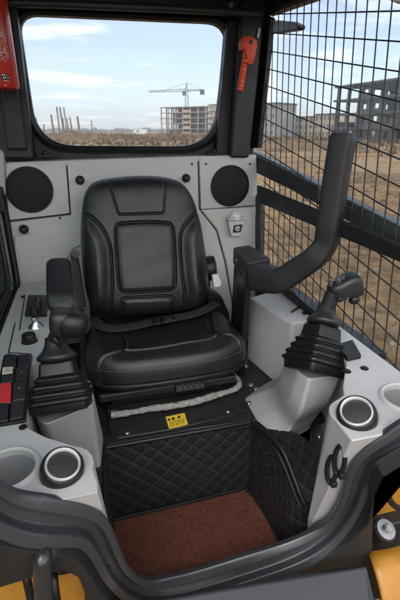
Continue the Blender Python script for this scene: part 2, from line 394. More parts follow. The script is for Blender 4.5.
# left side window (only a sliver shows)
lw = thing('side_window', 'narrow sliver of tinted side window with black rubber edge beside the switches', 'window')
XL = -.272
e = [PX(4, 214, XL), PX(8, 240, XL), PX(14, 288, XL), PX(-2, 352, XL)]
MB().prism([V((XL-.02, 1.6, .4)), V((XL-.02, .3, .4)), V((XL-.02, .3, -.535)), V((XL-.02, 1.6, -.535))], (-.004, 0, 0)).build('pane', TINT, lw, smooth=False)
MB().tube([V((XL+.004, 1.55, -.2)), V((XL+.004, 1.55, -.5)), V((XL+.004, 1.52, -.53)), V((XL+.004, .3, -.53))], .012, 12).build('seal', RUBBER, lw)
MB().tube([V((XL-.015, 1.50, -.1)), V((XL-.015, 1.5, -.47)), V((XL-.015, 1.46, -.505)), V((XL-.015, .3, -.505))], .008, 10).build('frame', DARK, lw)
# lift arm of the machine outside the left window
la = thing('lift_arm', 'dark steel lift arm of the machine outside the tinted side window', 'lift arm')
MB().prism([V((-.42, 2.4, .05)), V((-.42, .2, -.45)), V((-.42, .2, -.8)), V((-.42, 2.4, -.5))], (-.12, 0, 0)).build('arm_beam', mat('grey_arm_paint', (.20, .23, .23), .45, var=.3, vscale=5), la, bevel=.02)
MB().lathe((-.415, 1.35, -.38), (1, 0, 0), [(.05, 0), (.05, .012), (.03, .02), (.005, .02)], 24).build('pin', STEEL, la)

# dark mirror seen outside through the mesh, at the top
t = thing('side_mirror', 'dark oblong mirror outside the mesh near the roof', 'mirror')
MB().prism([PX(x, y, .80) for x, y in ((262, 21), (276, 20), (292, 21.5), (299, 25), (298, 30), (280, 33), (262, 34))], (.03, 0, 0)).build('housing', BLACKP, t, bevel=.008)
MB().tube([PX(264, 27, .81), PX(258, 22, .78), PX(256, 8, .72)], .008, 10).build('bracket', DARK, t)

# ================================================================== SAFETY GEAR
fe = thing('fire_extinguisher', 'red fire extinguisher with white pictograms, strapped to a dark post', 'extinguisher', PY(0, 90, 1.5)+V((-.008, 0, 0)))
r = .064
o = V((0, 0, 0))
MB().lathe(o, (0, 0, 1), [(.02, .002), (r-.012, 0), (r-.004, .003), (r, .012), (r, .30), (r*.95, .325), (r*.7, .35), (r*.3, .365), (.018, .37), (.018, .40)], 48).build('cylinder', RED, fe)
def on_cyl(h, a, w, hh, rr=r+.0008, nseg=6):
    m = MB(); ring = []
    for k in range(nseg+1):
        q = math.radians(a) + (k/nseg-.5)*w/rr
        ring.append(V((math.sin(q)*rr, -math.cos(q)*rr, h-hh/2)))
    lo = ring; hi = [p+V((0, 0, hh)) for p in ring]
    return lo, hi
def decal(name, items, m, parent):
    b = MB()
    for h, a, w, hh in items:
        lo, hi = on_cyl(h, a, w, hh); n = len(lo)
        b.add(lo+hi, [(i, i+1, n+i+1, n+i) for i in range(n-1)])
    return b.build(name, m, parent, smooth=False)
its = []
for h in (.135, .096):
    for (aa, ang) in ((20, 0), (42, 0)):
        # pictogram frames with a little figure inside
        for dh in (-.014, .014): its.append((h+dh, aa, .023, .0012))
        for da in (-10, 10): its.append((h, aa+da, .0012, .028))
        its += [(h-.002, aa+2, .004, .012), (h+.007, aa+2, .005, .005), (h-.005, aa-5, .008, .003), (h-.009, aa+5, .003, .008), (h+.002, aa-3, .003, .009)]
    for k in range(6): its.append((h-.019, 8+k*8, .005, .0022))
for k in range(6): its.append((.074-.003*(k % 2), 4+k*7, .006, .0018))
for h in (.158, .163, .168, .173, .178, .183, .188, .193):
    for k in range(7): its.append((h, 8+k*6.2, .0048*(.6+.4*random.random()), .0014))
decal('pictograms', its, mat('white_print', (.62, .60, .58), .5), fe)
lab = decal('label_block', [(.030, 33, .022, .017), (.045, 8, .03, .016)], BLACKP, fe)
b = MB()
for h, a in ((.035, 26), (.035, 30), (.034, 36), (.027, 28), (.028, 32), (.0275, 39)):
    lo, hi = on_cyl(h, a, .003, .004, r+.0016); n = len(lo); b.add(lo+hi, [(i, i+1, n+i+1, n+i) for i in range(n-1)])
b.build('small_print', WHITE, lab, smooth=False)
decal('stamp', [(.023, 12, .009, .002), (.019, 12, .002, .009), (.021, 9, .003, .003), (.0165, 15, .003, .003), (.0205, 34, .018, .0014), (.008, 30, .006, .002)], WHITE, fe)
MB().lathe((0, 0, .235), (0, 0, 1), [(r+.001, 0), (r+.004, .002), (r+.004, .028), (r+.001, .03)], 40, cap=False).build('strap', BLACKP, fe)
MB().box((0, .09, .2), (.05, .06, .2)).build('bracket', DARK, fe, bevel=.004)

eh = thing('emergency_hammer', 'orange red emergency hammer clipped upside down on a dark post', 'hammer')
top, bot = PY(247.5, 44, 1.585), PY(239.8, 91, 1.585); ax = (bot-top).normalized()
hp = spline([top, top.lerp(bot, .25), top.lerp(bot, .5), top.lerp(bot, .75), bot], 10)
MB().loft(tube_rings(hp, 0, sec=lambda u: rrect(*((.020-.012*min(1, u*3.0)+.0022*(1 if (u > .42 and int(u*24) % 2) else 0)), .011), .007, 4))).build('handle', ORANGE, eh)
hc = PY(248, 45, 1.58); R = rotm(y=-8)
hax = (R @ V((.0, 0, -1))).normalized(); hrg = []
for hz, hw, hd_, r_, dx in ((-.026, .010, .008, .006, -.004), (-.024, .018, .012, .008, -.004), (-.016, .026, .014, .008, -.002), (-.006, .030, .015, .006, 0), (.004, .030, .015, .006, 0), (.012, .025, .014, .008, .003), (.024, .021, .014, .008, .004), (.040, .0175, .013, .007, .003), (.052, .015, .012, .006, .0), (.060, .010, .010, .005, 0)):
    hrg.append([hc + R @ V((dx+x, y, -hz)) for x, y in rrect(hw, hd_, r_, 4)])
MB().loft(hrg).build('head', ORANGE, eh)
for k in (-1, 1): MB().box(hc+R@V((k*.027, 0, -.004)), (.008, .020, .022), R).build('head_tip', ORANGE, eh, bevel=.003)
MB().lathe(hc+R@V((.006, -.013, .006)), (0, -1, 0), [(.007, 0), (.007, .003), (.002, .003)], 16).build('tip_guard', BLACKP, eh)
MB().box(top.lerp(bot, .36)+V((0, -.006, 0)), (.024, .022, .012), R).build('clip', ORANGE, eh, bevel=.003)
MB().box(PY(258.5, 33, 1.60), (.008, .006, .03), rotm(y=10)).build('hammer_bracket', ZINC, eh)
# ================================================================== OPERATOR SEAT
seat = thing('operator_seat', 'black leather operator seat with high bolstered back, lap belt and left armrest', 'seat')
def np_dist(P, line):
    """distance of points P (n,2) to a polyline"""
    d = np.full(len(P), 9.0)
    for a, b in zip(line[:-1], line[1:]):
        a = np.array(a); b = np.array(b); ab = b-a; t = np.clip(((P-a)@ab)/max(1e-9, ab@ab), 0, 1)
        d = np.minimum(d, np.linalg.norm(P-(a+t[:, None]*ab), axis=1))
    return d
def np_in(P, poly):
    x, y = P[:, 0], P[:, 1]; ins = np.zeros(len(P), bool); j = len(poly)-1
    for i in range(len(poly)):
        xi, yi = poly[i]; xj, yj = poly[j]
        c = ((yi > y) != (yj > y)) & (x < (xj-xi)*(y-yi)/((yj-yi) or 1e-12)+xi)
        ins ^= c; j = i
    return ins
def sm(x, a, b): t = np.clip((x-a)/(b-a), 0, 1); return t*t*(3-2*t)
# backrest: its outline, on a plane leaning back
AL = math.radians(13)
B0 = V((.2, 1.395, -.61)); BEZ = V((0, math.sin(AL), math.cos(AL))); BEN = V((0, -math.cos(AL), math.sin(AL)))
BF = B0 + BEN*.045                          # plane the outline is read on (front face)
def bl(px, py, off=0):
    p = PP(px, py, BF, BEN) - B0; return (p.x, p.dot(BEZ))
def bw(a, b, t): return B0 + V((a, 0, 0)) + BEZ*b + BEN*t
out_px = [(110, 176.5), (128, 174.5), (145, 174), (163, 175), (178, 178.5), (188, 185.5), (195, 197), (200.5, 213), (205, 235), (208.5, 260), (210.5, 285), (209, 300), (199, 310), (175, 314), (145, 316.5), (115, 317), (97, 313), (88, 301), (83.5, 280), (81, 255), (80.5, 235), (81.5, 212), (84, 195), (90, 184), (98, 179)]
OUT = [(p.x, p.y) for p in spline([V((*bl(*q), 0)) for q in out_px], 16, True)]
OUT = np.array(OUT); CEN = np.array(bl(145, 246))
def curve2(px, fn, n=10, closed=False): return [(p.x, p.y) for p in spline([V((*fn(*q), 0)) for q in px], n, closed)]
s_left = curve2([(80, 213), (90, 216), (99, 224), (106, 235), (110.5, 250), (112, 275), (111.5, 295), (110, 318)], bl)
s_right = curve2([(204, 211), (195, 214), (187, 221), (180.5, 231), (179, 245), (181, 275), (184, 295), (187, 318)], bl)
ins_c = curve2([(121, 223.5), (145, 222), (166, 223), (171, 226), (173, 233), (174.5, 260), (174.5, 284), (171.5, 289.5), (165, 290.5), (145, 291.5), (126, 292.5), (120.5, 290.5), (118.5, 285), (116.5, 260), (115, 233), (116.5, 226)], bl, 8, True)
ins_c.append(ins_c[0])
trap = [bl(*q) for q in ((106.5, 172), (111, 190), (117.5, 212.5), (119, 214.5), (161, 213.5), (163, 211.5), (164.5, 190), (165.5, 172))]
lumb = curve2([(121, 318), (121, 304), (123, 298.5), (130, 296.5), (145, 296), (162, 295), (169, 296), (173, 300), (175, 318)], bl)
def backfun(P, s):
    T = .062
    h = T*np.power(np.clip(1-s**7, 0, 1), .5)
    inL = np_in(P, s_left + [bl(60, 330), bl(60, 213)]); inR = np_in(P, s_right + [bl(230, 330), bl(230, 211)])
    dL, dR = np_dist(P, s_left), np_dist(P, s_right)
    bol = .030*sm(np.where(inL, dL, 0), 0, .05) + .030*sm(np.where(inR, dR, 0), 0, .05)
    h = h + bol*np.power(np.clip(1-s**6, 0, 1), .6)
    di = np_dist(P, ins_c); dt = np_dist(P, trap); dl = np_dist(P, lumb)
    ini = np_in(P, ins_c)
    h += np.where(ini, .007*sm(di, 0, .02), 0)
    h += np.where(np_in(P, lumb+[lumb[0]]), .010*sm(dl, 0, .02), 0)
    h += .004*np.exp(-((P[:, 1]-.10)/.07)**2)
    for d, wd, dp in ((dL, .0032, .008), (dR, .0032, .008), (di, .0030, .008), (dt, .0028, .006), (dl, .0028, .006)):
        h -= dp*np.exp(-(d/wd)**2)
        h += dp*.12*np.exp(-((d-.008)/.005)**2)*(s < .97)
    # soft creases in the leather
    h += .0010*np.sin(P[:, 0]*31+3*np.sin(P[:, 1]*17))*np.sin(P[:, 1]*23+P[:, 0]*9)
    return h
def radial(out, cen, fun, srows, place, back_rows):
    n = len(out); rows = []
    for s in srows:
        P = cen + (out-cen)*s; rows.append((P, fun(P, np.full(n, s))))
    rings = [[place(a, b, t) for (a, b), t in zip(P, h)] for P, h in rows]
    for s, t in back_rows: rings.append([place(*(cen+(q-cen)*s), t) for q in out])
    return rings
srows = list(np.concatenate([np.linspace(.004, .9, 150), np.linspace(.905, .985, 26), [.99, .994, .997, .999, 1.0]]))
rings = radial(OUT, CEN, backfun, srows, bw, [(1.004, -.006), (1.0, -.035), (.97, -.06), (.9, -.07), (.4, -.075), (.01, -.075)])
MB().loft(rings).build('backrest', LEATHER, seat, auto=False)
# piping bead along the shell
# cushion
CC = np.array((.212, 1.275)); HW, HD = .265, .192
def sup(t, e):
    c, s = math.cos(t), math.sin(t); return (math.copysign(abs(c)**(2/e), c), math.copysign(abs(s)**(2/e), s))
def c_out(k=1.0, n=400):
    o = []
    for i in range(n):
        x, y = sup(2*math.pi*i/n, 4.2)
        y2 = y*HD*k; x2 = x*HW*k*(1+.05*(-y)*0 - .03*max(0, y))
        if y < 0: y2 -= .012*(1-abs(x)**2)          # slightly bowed front
        o.append((CC[0]+x2, CC[1]+y2))
    return np.array(o)
ZC = -.632
def cz(px, py):
    p = PZ(px, py, ZC+.012); return (p.x, p.y)
q_left = curve2([(104, 312), (107, 325), (116, 329), (122, 333), (125, 340), (124.5, 346), (121, 350), (113, 353), (103, 356), (96, 360), (92, 366)], cz)
q_right = curve2([(205, 300), (209, 312), (210, 320), (211, 326), (215, 331), (223, 334), (233, 336), (243, 341)], cz)
q_mid = curve2([(125.5, 349.5), (140, 349), (160, 346.5), (185, 342), (205, 338.5), (216, 335.5)], cz)
def cushfun(P, s):
    h = .0 - .060*(1-np.power(np.clip(1-s**13, 0, 1), .40))
    lx = (P[:, 0]-CC[0])/HW; ly = (P[:, 1]-CC[1])/HD
    h += .013*sm(np.abs(lx), .45, .85)*np.clip(1-s**8, 0, 1)                 # side bolsters
    h += .006*sm(-ly, .2, .8)*np.clip(1-s**8, 0, 1)                          # thigh roll
    dl, dr, dm = np_dist(P, q_left), np_dist(P, q_right), np_dist(P, q_mid)
    for d, wd, dp in ((dl, .0042, .008), (dr, .0042, .008), (dm, .0042, .009)):
        h -= dp*np.exp(-(d/wd)**2); h += dp*.3*np.exp(-((d-.010)/.006)**2)*(s < .95)
    h += .0012*np.sin(P[:, 0]*27+2*np.sin(P[:, 1]*21))*np.sin(P[:, 1]*29+P[:, 0]*7)
    return h
CO = c_out()
def cw(a, b, t): return V((a, b, ZC + t + .015*(b-CC[1])/HD*-.2))
srows = list(np.concatenate([np.linspace(.004, .88, 130), np.linspace(.885, .98, 36), [.985, .99, .994, .997, .999, 1.0]]))
rings = radial(CO, CC, cushfun, srows, cw, [(1.003, -.066), (1.0, -.072), (.96, -.076), (.4, -.078), (.01, -.078)])
cush = MB().loft(rings).build('cushion', LEATHER, seat, auto=False)
# plastic pan lip under the cushion + piping
pp = c_out(1.012, 160); MB().loft([[V((a, b, ZC+z)) for a, b in (CC+(pp-CC)*k)] for k, z in ((.97, -.068), (1.0, -.069), (1.012, -.073), (1.012, -.080), (.99, -.088), (.9, -.094))]).build('seat_pan', BLACKP, seat)
# dashed stitching on the front roll and on the left seam
def stitches(line, name, parent, mm=None, dash=.0065, gap=.004, r=.0007):
    m = MB(); acc = 0; pts = line; start = None
    L = [0]
    for a, b in zip(pts[:-1], pts[1:]): L.append(L[-1]+(b-a).length)
    def at(s):
        for i in range(len(pts)-1):
            if L[i+1] >= s: return pts[i].lerp(pts[i+1], (s-L[i])/max(1e-9, L[i+1]-L[i]))
        return pts[-1]
    s = 0
    while s+dash < L[-1]: m.tube([at(s), at(s+dash)], r, 5); s += dash+gap
    return m.build(name, mm or STITCH, parent)
def on_cush(line, off):
    P = np.array([(p[0], p[1]) for p in line]); d = P-CC
    # s of each point: compare with the outline in the same direction
    ang = np.arctan2(d[:, 1]/HD, d[:, 0]/HW); res = []
    oa = np.arctan2((CO[:, 1]-CC[1])/HD, (CO[:, 0]-CC[0])/HW)
    s = []
    for a, q in zip(ang, d):
        i = np.argmin(np.abs(np.angle(np.exp(1j*(oa-a))))); s.append(np.linalg.norm(q)/np.linalg.norm(CO[i]-CC))
    h = cushfun(P, np.array(s)); return [cw(p[0], p[1], t+off) for p, t in zip(P, h)]
fr = [CC+(CO[i]-CC)*.985 for i in range(len(CO)) if (CO[i]-CC)[1] < -.08]
fr.sort(key=lambda q: q[0])
stitches(on_cush(fr, .001), 'front_stitching', cush)
off = [(a+.006, b-.004) for a, b in q_left[30:]]
stitches(on_cush(off, .0012), 'side_stitching', cush, SEAM)
stitches(on_cush([(a, b-.008) for a, b in q_mid], .0012), 'cross_stitching', cush, SEAM)
# belt: a strap lying across the cushion, with a buckle
bp_ = spline([PZ(94, 318, -.612), PZ(99, 325, -.608), PZ(112, 328.5, -.614), PZ(130, 327, -.618), PZ(150, 322.5, -.616), PZ(170, 318.5, -.614), PZ(190, 315, -.610), PZ(205, 309.5, -.602), PZ(217, 303, -.595)], 8)
m = MB(); rg = []
for i, p in enumerate(bp_):
    t = (bp_[min(i+1, len(bp_)-1)]-bp_[max(0, i-1)]).normalized(); sd = t.cross(V((0, -.25, 1))).normalized(); nn = sd.cross(t)
    rg.append([p+sd*x+nn*y for x, y in rrect(.0185, .0016, .0015, 2)])
belt = m.loft(rg).build('seat_belt', WEB, seat, auto=False)
bc = PZ(168, 319.5, -.608); t = (bp_[48]-bp_[32]).normalized(); R = Matrix((t, V((0, 0, 1)).cross(t), V((0, 0, 1)))).transposed()
MB().box(bc, (.050, .044, .011), R).build('buckle', BLACKP, belt, bevel=.005)
MB().box(bc+V((0, 0, .0065)), (.026, .032, .004), R).build('release_button', GRIPM, belt, bevel=.0015)
MB().box(bc-t*.042, (.022, .045, .008), R).build('belt_slide', BLACKP, belt, bevel=.003)
# recliner cover + white tag on the right
MB().lathe(PY(212, 268, 1.47), (1, -.25, .1), [(.045, -.03), (.048, 0), (.044, .012), (.02, .018), (.003, .018)], 32).build('recliner_cover', BLACKP, seat)
tg = PY(217, 281, 1.40)
MB().prism([tg+V(q) for q in ((-.018, 0, .022), (.006, 0, .024), (.02, 0, -.010), (.014, 0, -.026), (-.010, 0, -.026))], (0, .02, 0)).build('release_tag', WHITE, seat, bevel=.005)
MB().prism([PY(208, 288, 1.42), PY(222, 296, 1.42), PY(230, 315, 1.42), PY(232, 336, 1.42), PY(216, 330, 1.42), PY(206, 310, 1.42)], (0, .05, 0)).build('side_shield', BLACKP, seat, bevel=.012)
MB().box((.205, 1.485, -.64), (.46, .05, .34)).build('back_bracket', BLACKP, seat, bevel=.012)
MB().prism([V((-.065, 1.12, -.735)), V((-.065, 1.47, -.735)), V((-.065, 1.47, -.60)), V((-.065, 1.40, -.60)), V((-.065, 1.15, -.70))], (.02, 0, 0)).build('side_cover', BLACKP, seat, bevel=.006)
# armrest
ar = spline([PY(58.5, 264, 1.30), PY(59, 272, 1.25), PY(60, 290, 1.17), PY(61.5, 309, 1.11)], 8)
rg = []
for i, p in enumerate(ar):
    u = i/(len(ar)-1); k = max(.25, min(1, (1-(1-min(1, u*6))**2)))*max(.5, min(1, (1-(1-min(1, (1-u)*7))**2*.8)))
    rg.append([p+V((x, 0, 0))+V((0, .45, .9)).normalized()*z for x, z in rrect(.036*k, .026*k, .02, 6)])
arm = MB().loft(rg).build('armrest', LEATHER, seat)
MB().prism([PY(70, 255, 1.40), PY(76, 253, 1.40), PY(79, 262, 1.40), PY(84, 292, 1.38), PY(86, 308, 1.36), PY(77, 308, 1.34), PY(72, 284, 1.36)], (0, .03, 0)).build('armrest_bracket', BLACKP, arm, bevel=.005)
bolt(PY(75.5, 254, 1.39), (0, -1, .3), .009, 'pivot_bolt', arm, BLACKP)
# suspension base under the cushion
MB().box((.2, 1.27, -.785), (.38, .28, .045)).build('suspension_box', BLACKP, seat, bevel=.012)
MB().box((.2, 1.27, -.757), (.44, .33, .03)).build('base_frame', DARK, seat, bevel=.008)
for sx in (-.15, .15): MB().box((.2+sx*1.22, 1.27, -.805), (.035, .34, .018)).build('slide_rail', DARK, seat, bevel=.003)
p = PZ(190, 386, -.755)
dl = MB().box(p+V((0, .0, 0)), (.10, .02, .030), rotm(x=-20)).build('weight_dial', BLACKP, seat, bevel=.006)
for k in range(5): MB().box(p+V((-.036+k*.018, -.010, .004)), (.011, .008, .016), rotm(x=-20, y=8)).build('tooth', GRIPM, dl, bevel=.002)
# wrapped adjuster bar
wp = spline([PZ(111, 415, -.785), PZ(130, 412.5, -.785), PZ(152, 408.5, -.785), PZ(172, 406, -.785), PZ(195, 401.5, -.785), PZ(215, 395.5, -.785), PZ(230, 391, -.785), PZ(238, 387, -.785), PZ(239, 381, -.785), PZ(233, 375, -.778), PZ(226, 371, -.77)], 12)
rg = tube_rings(wp, .0092, 22)
for i, rgi in enumerate(rg):
    c = wp[i]
    for j in range(len(rgi)):
        q = (1+.11*math.sin(i*1.1)*math.sin(j*.57+i*.3)+.10*math.sin(i*.23+1)+.22*math.exp(-((i-46)/9)**2) + random.uniform(-.05, .05))
        rgi[j] = c+(rgi[j]-c)*q
MB().loft(rg).build('wrapped_adjuster_bar', WRAP, seat, auto=False)
for px, py in ((125, 420), (229, 398)): MB().lathe(PZ(px, py, -.812), (0, 0, 1), [(.006, 0), (.006, .025)], 12).build('bar_bracket', BLACKP, seat)

# ================================================================== FLOOR
ZP = -.815
fp = thing('floor_plate', 'dark steel floor plate bolted under the seat, carrying a yellow warning sticker', 'floor plate')
MB().prism([V((-.14, 1.66, ZP)), V((.66, 1.66, ZP)), V((.66, .93, ZP)), V((.50, .90, ZP)), V((.44, .965, ZP)), V((-.02, .985, ZP)), V((-.05, .90, ZP)), V((-.14, .90, ZP))], (0, 0, -.03)).build('base_plate', FPLATE, fp, bevel=.006)
MB().prism([V((p.x, p.y, ZP+.003)) for p in (PZ(107, 400, ZP), PZ(109, 431, ZP), PZ(113, 438, ZP), PZ(118, 440.5, ZP), PZ(175, 431, ZP), PZ(236, 416.5, ZP), PZ(241, 413.5, ZP), PZ(240, 405, ZP), PZ(236, 372, ZP))], (0, 0, .006)).build('cover_plate', FPLATE, fp, bevel=.003)
for px, py in ((127, 432.5), (228, 411), (246, 366), (251, 385), (256, 389)):
    z = ZP+.009 if px < 240 else ZP
    bolt(PZ(px, py, z), (0, 0, 1), .0065, 'bolt', fp, STEEL, h=.004)
sq = [PZ(x, y, ZP+.010) for x, y in ((165.5, 417), (184.5, 413), (188, 424.5), (169, 429))]
stk = MB().prism(sq, (0, 0, .0008)).build('warning_sticker', mat('sticker_yellow', (.68, .47, .03), .45, var=.12, vscale=60), fp, smooth=False)
def sq_uv(u, v, h=.0014): return sq[0]*(1-u)*(1-v)+sq[1]*u*(1-v)+sq[2]*u*v+sq[3]*(1-u)*v + V((0, 0, h))
pr = MB()
def mark(u0, v0, u1, v1): pr.add([sq_uv(u0, v0), sq_uv(u1, v0), sq_uv(u1, v1), sq_uv(u0, v1)], [(0, 1, 2, 3)])
pr.add([sq_uv(.28, .20), sq_uv(.42, .20), sq_uv(.40, .42), sq_uv(.30, .42)], [(0, 1, 2, 3)])
pr.add([sq_uv(.66, .10), sq_uv(.76, .36), sq_uv(.56, .36)], [(0, 1, 2)])
for i in range(4):
    for k in range(6):
        u = .10+k*.135+.02*random.random(); mark(u, .50+i*.105, u+.06+.05*random.random(), .545+i*.105)
mark(.06, .24, .2, .38)
pr.build('print', BLACKP, stk, smooth=False)

# quilted lining of the foot well
ql = thing('foot_well_lining', 'black diamond-quilted leatherette lining round the sunken foot well', 'lining')
def quilt(name, c00, c10, c11, c01, nu, nv, uvs, amp=.0022, edge=None):
    """bilinear patch with puffed diamonds; uvs = (width, height) in metres; edge(u) bends the far side"""
    a, b, c, d = (V(q) for q in (c00, c10, c11, c01)); vs = []; fs = []; uv = []
    nn = (b-a).cross(d-a).normalized()
    if nn.dot(-a) < 0: nn = -nn
    for j in range(nv+1):
        v = j/nv
        for i in range(nu+1):
            u = i/nu; p = a*(1-u)*(1-v)+b*u*(1-v)+c*u*v+d*(1-u)*v
            if edge: p = p + edge(u, v)
            U, W = u*uvs[0], v*uvs[1]
            fA = abs(((U+W)/QD) % 1 - .5)*2; fB = abs(((U-W)/QD) % 1 - .5)*2       # 1 on the line
            h = amp*((1-fA**5)*(1-fB**5)) + .0012*math.sin(U*40+W*9)*math.sin(W*33)
            vs.append(p+nn*h); uv.append((U, W))
    for j in range(nv):
        for i in range(nu): k = j*(nu+1)+i; fs.append((k, k+1, k+nu+2, k+nu+1))
    o = MB().add(vs, fs).build(name, QUILT, ql, auto=False)
    l = o.data.uv_layers.new(name='UVMap')
    for lp in o.data.loops: l.data[lp.index].uv = uv[lp.vertex_index]
    return o
YR = .972; ZF = -1.1
r0, r1 = PY(103, 447, YR), PY(252, 421, YR)
b0, b1 = V((-.012, YR, ZF)), V((.425, YR, ZF))
quilt('rear_panel', r0, r1, b1, b0, 150, 90, (.45, .29))
MB().tube([r0+V((0, -.004, 0)), r1+V((0, -.004, 0))], .0065, 10).build('piping', RUBBER, ql)
MB().prism([r0+V((-.01, 0, .004)), r1+V((.01, 0, .004)), r1+V((.01, .03, .012)), r0+V((-.01, .03, .012))], (0, 0, -.012)).build('top_flap', QUILT, ql, bevel=.004)
# side panels: right one folds outwards at a piped seam
A1 = r1; A2 = PX(281, 446, .462); A3 = PX(303, 497, .485); A4 = PX(318, 527, .525)
Bt1 = b1; Bt4 = V((.452, .70, ZF))
tl = spline([A1, A2, A3, A4], 8)
def side(name, top, bottom, rows, uvs):
    vs = []; fs = []; uv = []; n = len(top); acc = 0; L = [0]
    for a, b in zip(top[:-1], top[1:]): L.append(L[-1]+(b-a).length)
    # refine along
    T = []; Bm = []; UU = []
    for i in range(n-1):
        for k in range(8): T.append(top[i].lerp(top[i+1], k/8)); Bm.append(bottom[i].lerp(bottom[i+1], k/8)); UU.append(L[i]+(L[i+1]-L[i])*k/8)
    T.append(top[-1]); Bm.append(bottom[-1]); UU.append(L[-1])
    m = len(T)
    for j in range(rows+1):
        v = j/rows
        for i in range(m):
            p = T[i].lerp(Bm[i], v); W = (T[i]-Bm[i]).length*v; U = UU[i]
            nn = (T[min(i+1, m-1)]-T[max(i-1, 0)]).cross(Bm[i]-T[i]).normalized()
            if nn.dot(-p) < 0: nn = -nn
            fA = abs(((U+W)/QD) % 1 - .5)*2; fB = abs(((U-W)/QD) % 1 - .5)*2
            vs.append(p+nn*(.0022*(1-fA**5)*(1-fB**5)+.0012*math.sin(U*40)*math.sin(W*33))); uv.append((U, W))
    for j in range(rows):
        for i in range(m-1): k = j*m+i; fs.append((k, k+1, k+m+1, k+m))
    o = MB().add(vs, fs).build(name, QUILT, ql, auto=False)
    l = o.data.uv_layers.new(name='UVMap')
    for lp in o.data.loops: l.data[lp.index].uv = uv[lp.vertex_index]
    return o
nt_ = len(tl)
side('side_panel', tl, [Bt1.lerp(Bt4, i/(nt_-1)) for i in range(nt_)], 70, 0)
MB().tube([p+V((-.004, 0, .002)) for p in tl], .006, 10).build('piping', RUBBER, ql)
MB().tube([p+V((-.012, 0, -.016)) for p in tl], .0035, 8).build('piping', RUBBER, ql)
o_ = spline([PX(262, 421, .48), PX(306, 439, .497), PX(322, 466, .512), PX(329, 500, .535), PX(326, 530, .555)], 6)
nn_ = min(len(o_), nt_); sel = [tl[round(i*(nt_-1)/(nn_-1))] for i in range(nn_)]; ol = [o_[round(i*(len(o_)-1)/(nn_-1))] for i in range(nn_)]
side('fold_panel', ol, sel, 20, 0)
L1 = r0; L4 = V((-.035, .62, -.83))
ll = [L1.lerp(L4, i/8) for i in range(9)]
side('side_panel', ll, [b0.lerp(V((-.02, .66, ZF)), i/8) for i in range(9)], 70, 0)
MB().tube([p+V((.004, 0, .002)) for p in ll], .006, 10).build('piping', RUBBER, ql)
side('fold_panel', [p+V((-.09, 0, .01)) for p in ll], ll, 20, 0)
# mat
fm = thing('floor_mat', 'brown coil floor mat with black bound edge in the foot well', 'floor mat')
mp = [PZ(x, y, ZF+.012) for x, y in ((113, 521.5), (180, 506), (241.5, 490.5), (246, 489.5), (255, 499), (266, 515), (276, 534), (283, 551), (290, 575), (120, 600), (110, 560))]
MB().prism(mp, (0, 0, -.010)).build('coil_surface', MATM, fm)
MB().tube([p+V((0, .004, .001)) for p in mp[:9]], .006, 8).build('bound_edge', RUBBER, fm)
MB().tube([p+V((.012, .006, .001)) for p in mp[3:9]], .004, 8).build('bound_edge', RUBBER, fm)
#--MORE2--
# ================================================================== LAP BAR (folded up on the right)
lb_ = thing('lap_bar', 'thick black padded lap bar folded upright in front of the mesh guard', 'lap bar')
tc_ = [PZ(x, y, -.385) for x, y in ((233, 247), (250, 244.5), (271, 257.5), (247, 262.5))]
MB().prism(tc_, (0, 0, -.062)).build('pivot_cover', GRIPM, lb_, bevel=.008)
pq_ = [tc_[0], tc_[0].lerp(tc_[1], .75), tc_[3].lerp(tc_[2], .30), tc_[3]]
MB().prism([p*1 + (sum(pq_, V())/4-p)*.12 + V((0, 0, -.060)) for p in pq_], (.0, .03, -.42)).build('pivot_post', BLACKP, lb_, bevel=.006)
for q in ((236.5, 258.5), (240, 262)): bolt(PY(q[0], q[1]+2, tc_[0].y-.06), V((-.6, -.8, 0)), .0035, 'bolt', lb_, STEEL)
path = spline([PY(252, 276.5, 1.14), PY(266, 278.5, 1.10), PY(281, 279.5, 1.06), PY(300, 268, 1.02), PY(316, 256.5, .985), PY(326, 243, .97), PY(329.5, 225, .965), PY(332.5, 205, .965), PY(338, 168, .965), PY(344.5, 131, .965)], 8)
def armsec(u):
    w = .036-.006*sm(u, .3, .6); h = .035-.007*sm(u, .25, .6)
    k = min(1, .86+.14*sm(u, 0, .03)) * (1 if u < .97 else math.sqrt(max(.02, 1-((u-.97)/.031)**2)))
    return rrect(w*k, h*k, .011*k, 4)
a_rings = tube_rings(path, 0, sec=armsec)
MB().loft(a_rings).build('padded_arm', mat('moulded_foam_black', (.0085, .009, .010), .47, bump=.3, bscale=800, dust=.06), lb_)

# ================================================================== JOYSTICKS
def squares(c, a, b, hx, hy, r): return [c+a*x+b*y for x, y in rrect(hx, hy, r, 5)]
def boot(parent, base, top, half, yaw):
    ax = top-base; az = ax.normalized(); a = (Matrix.Rotation(yaw, 3, 'Z') @ V((1, 0, 0))); a = (a-az*a.dot(az)).normalized(); b = az.cross(a)
    prof = [(0, .86), (.02, .88), (.14, .91), (.15, .94), (.165, .99), (.19, 1.0), (.215, .99), (.225, .95), (.26, .885), (.27, .885), (.29, .925), (.315, .93), (.335, .915), (.345, .87), (.385, .785), (.395, .785), (.415, .82), (.44, .825), (.46, .81), (.47, .76), (.51, .68), (.52, .68), (.54, .715), (.565, .72), (.58, .705), (.59, .66), (.625, .585), (.635, .58), (.80, .545), (.83, .525), (.85, .47), (1, .44)]
    rings = [squares(base+ax*h, a, b, half*k, half*k, .011*k+.003) for h, k in prof]
    return MB().loft(rings).build('bellows_boot', RUBBER, parent, bevel=.0012, seg=2), az
def collar(parent, c, az, r):
    return MB().lathe(c, az, [(r*.9, -.008), (r*1.06, -.004), (r*1.10, 0), (r*1.08, .004), (r*.95, .009), (r*.76, .017), (r*.63, .026), (r*.57, .036), (r*.54, .046)], 40).build('collar', GRIPM, parent)
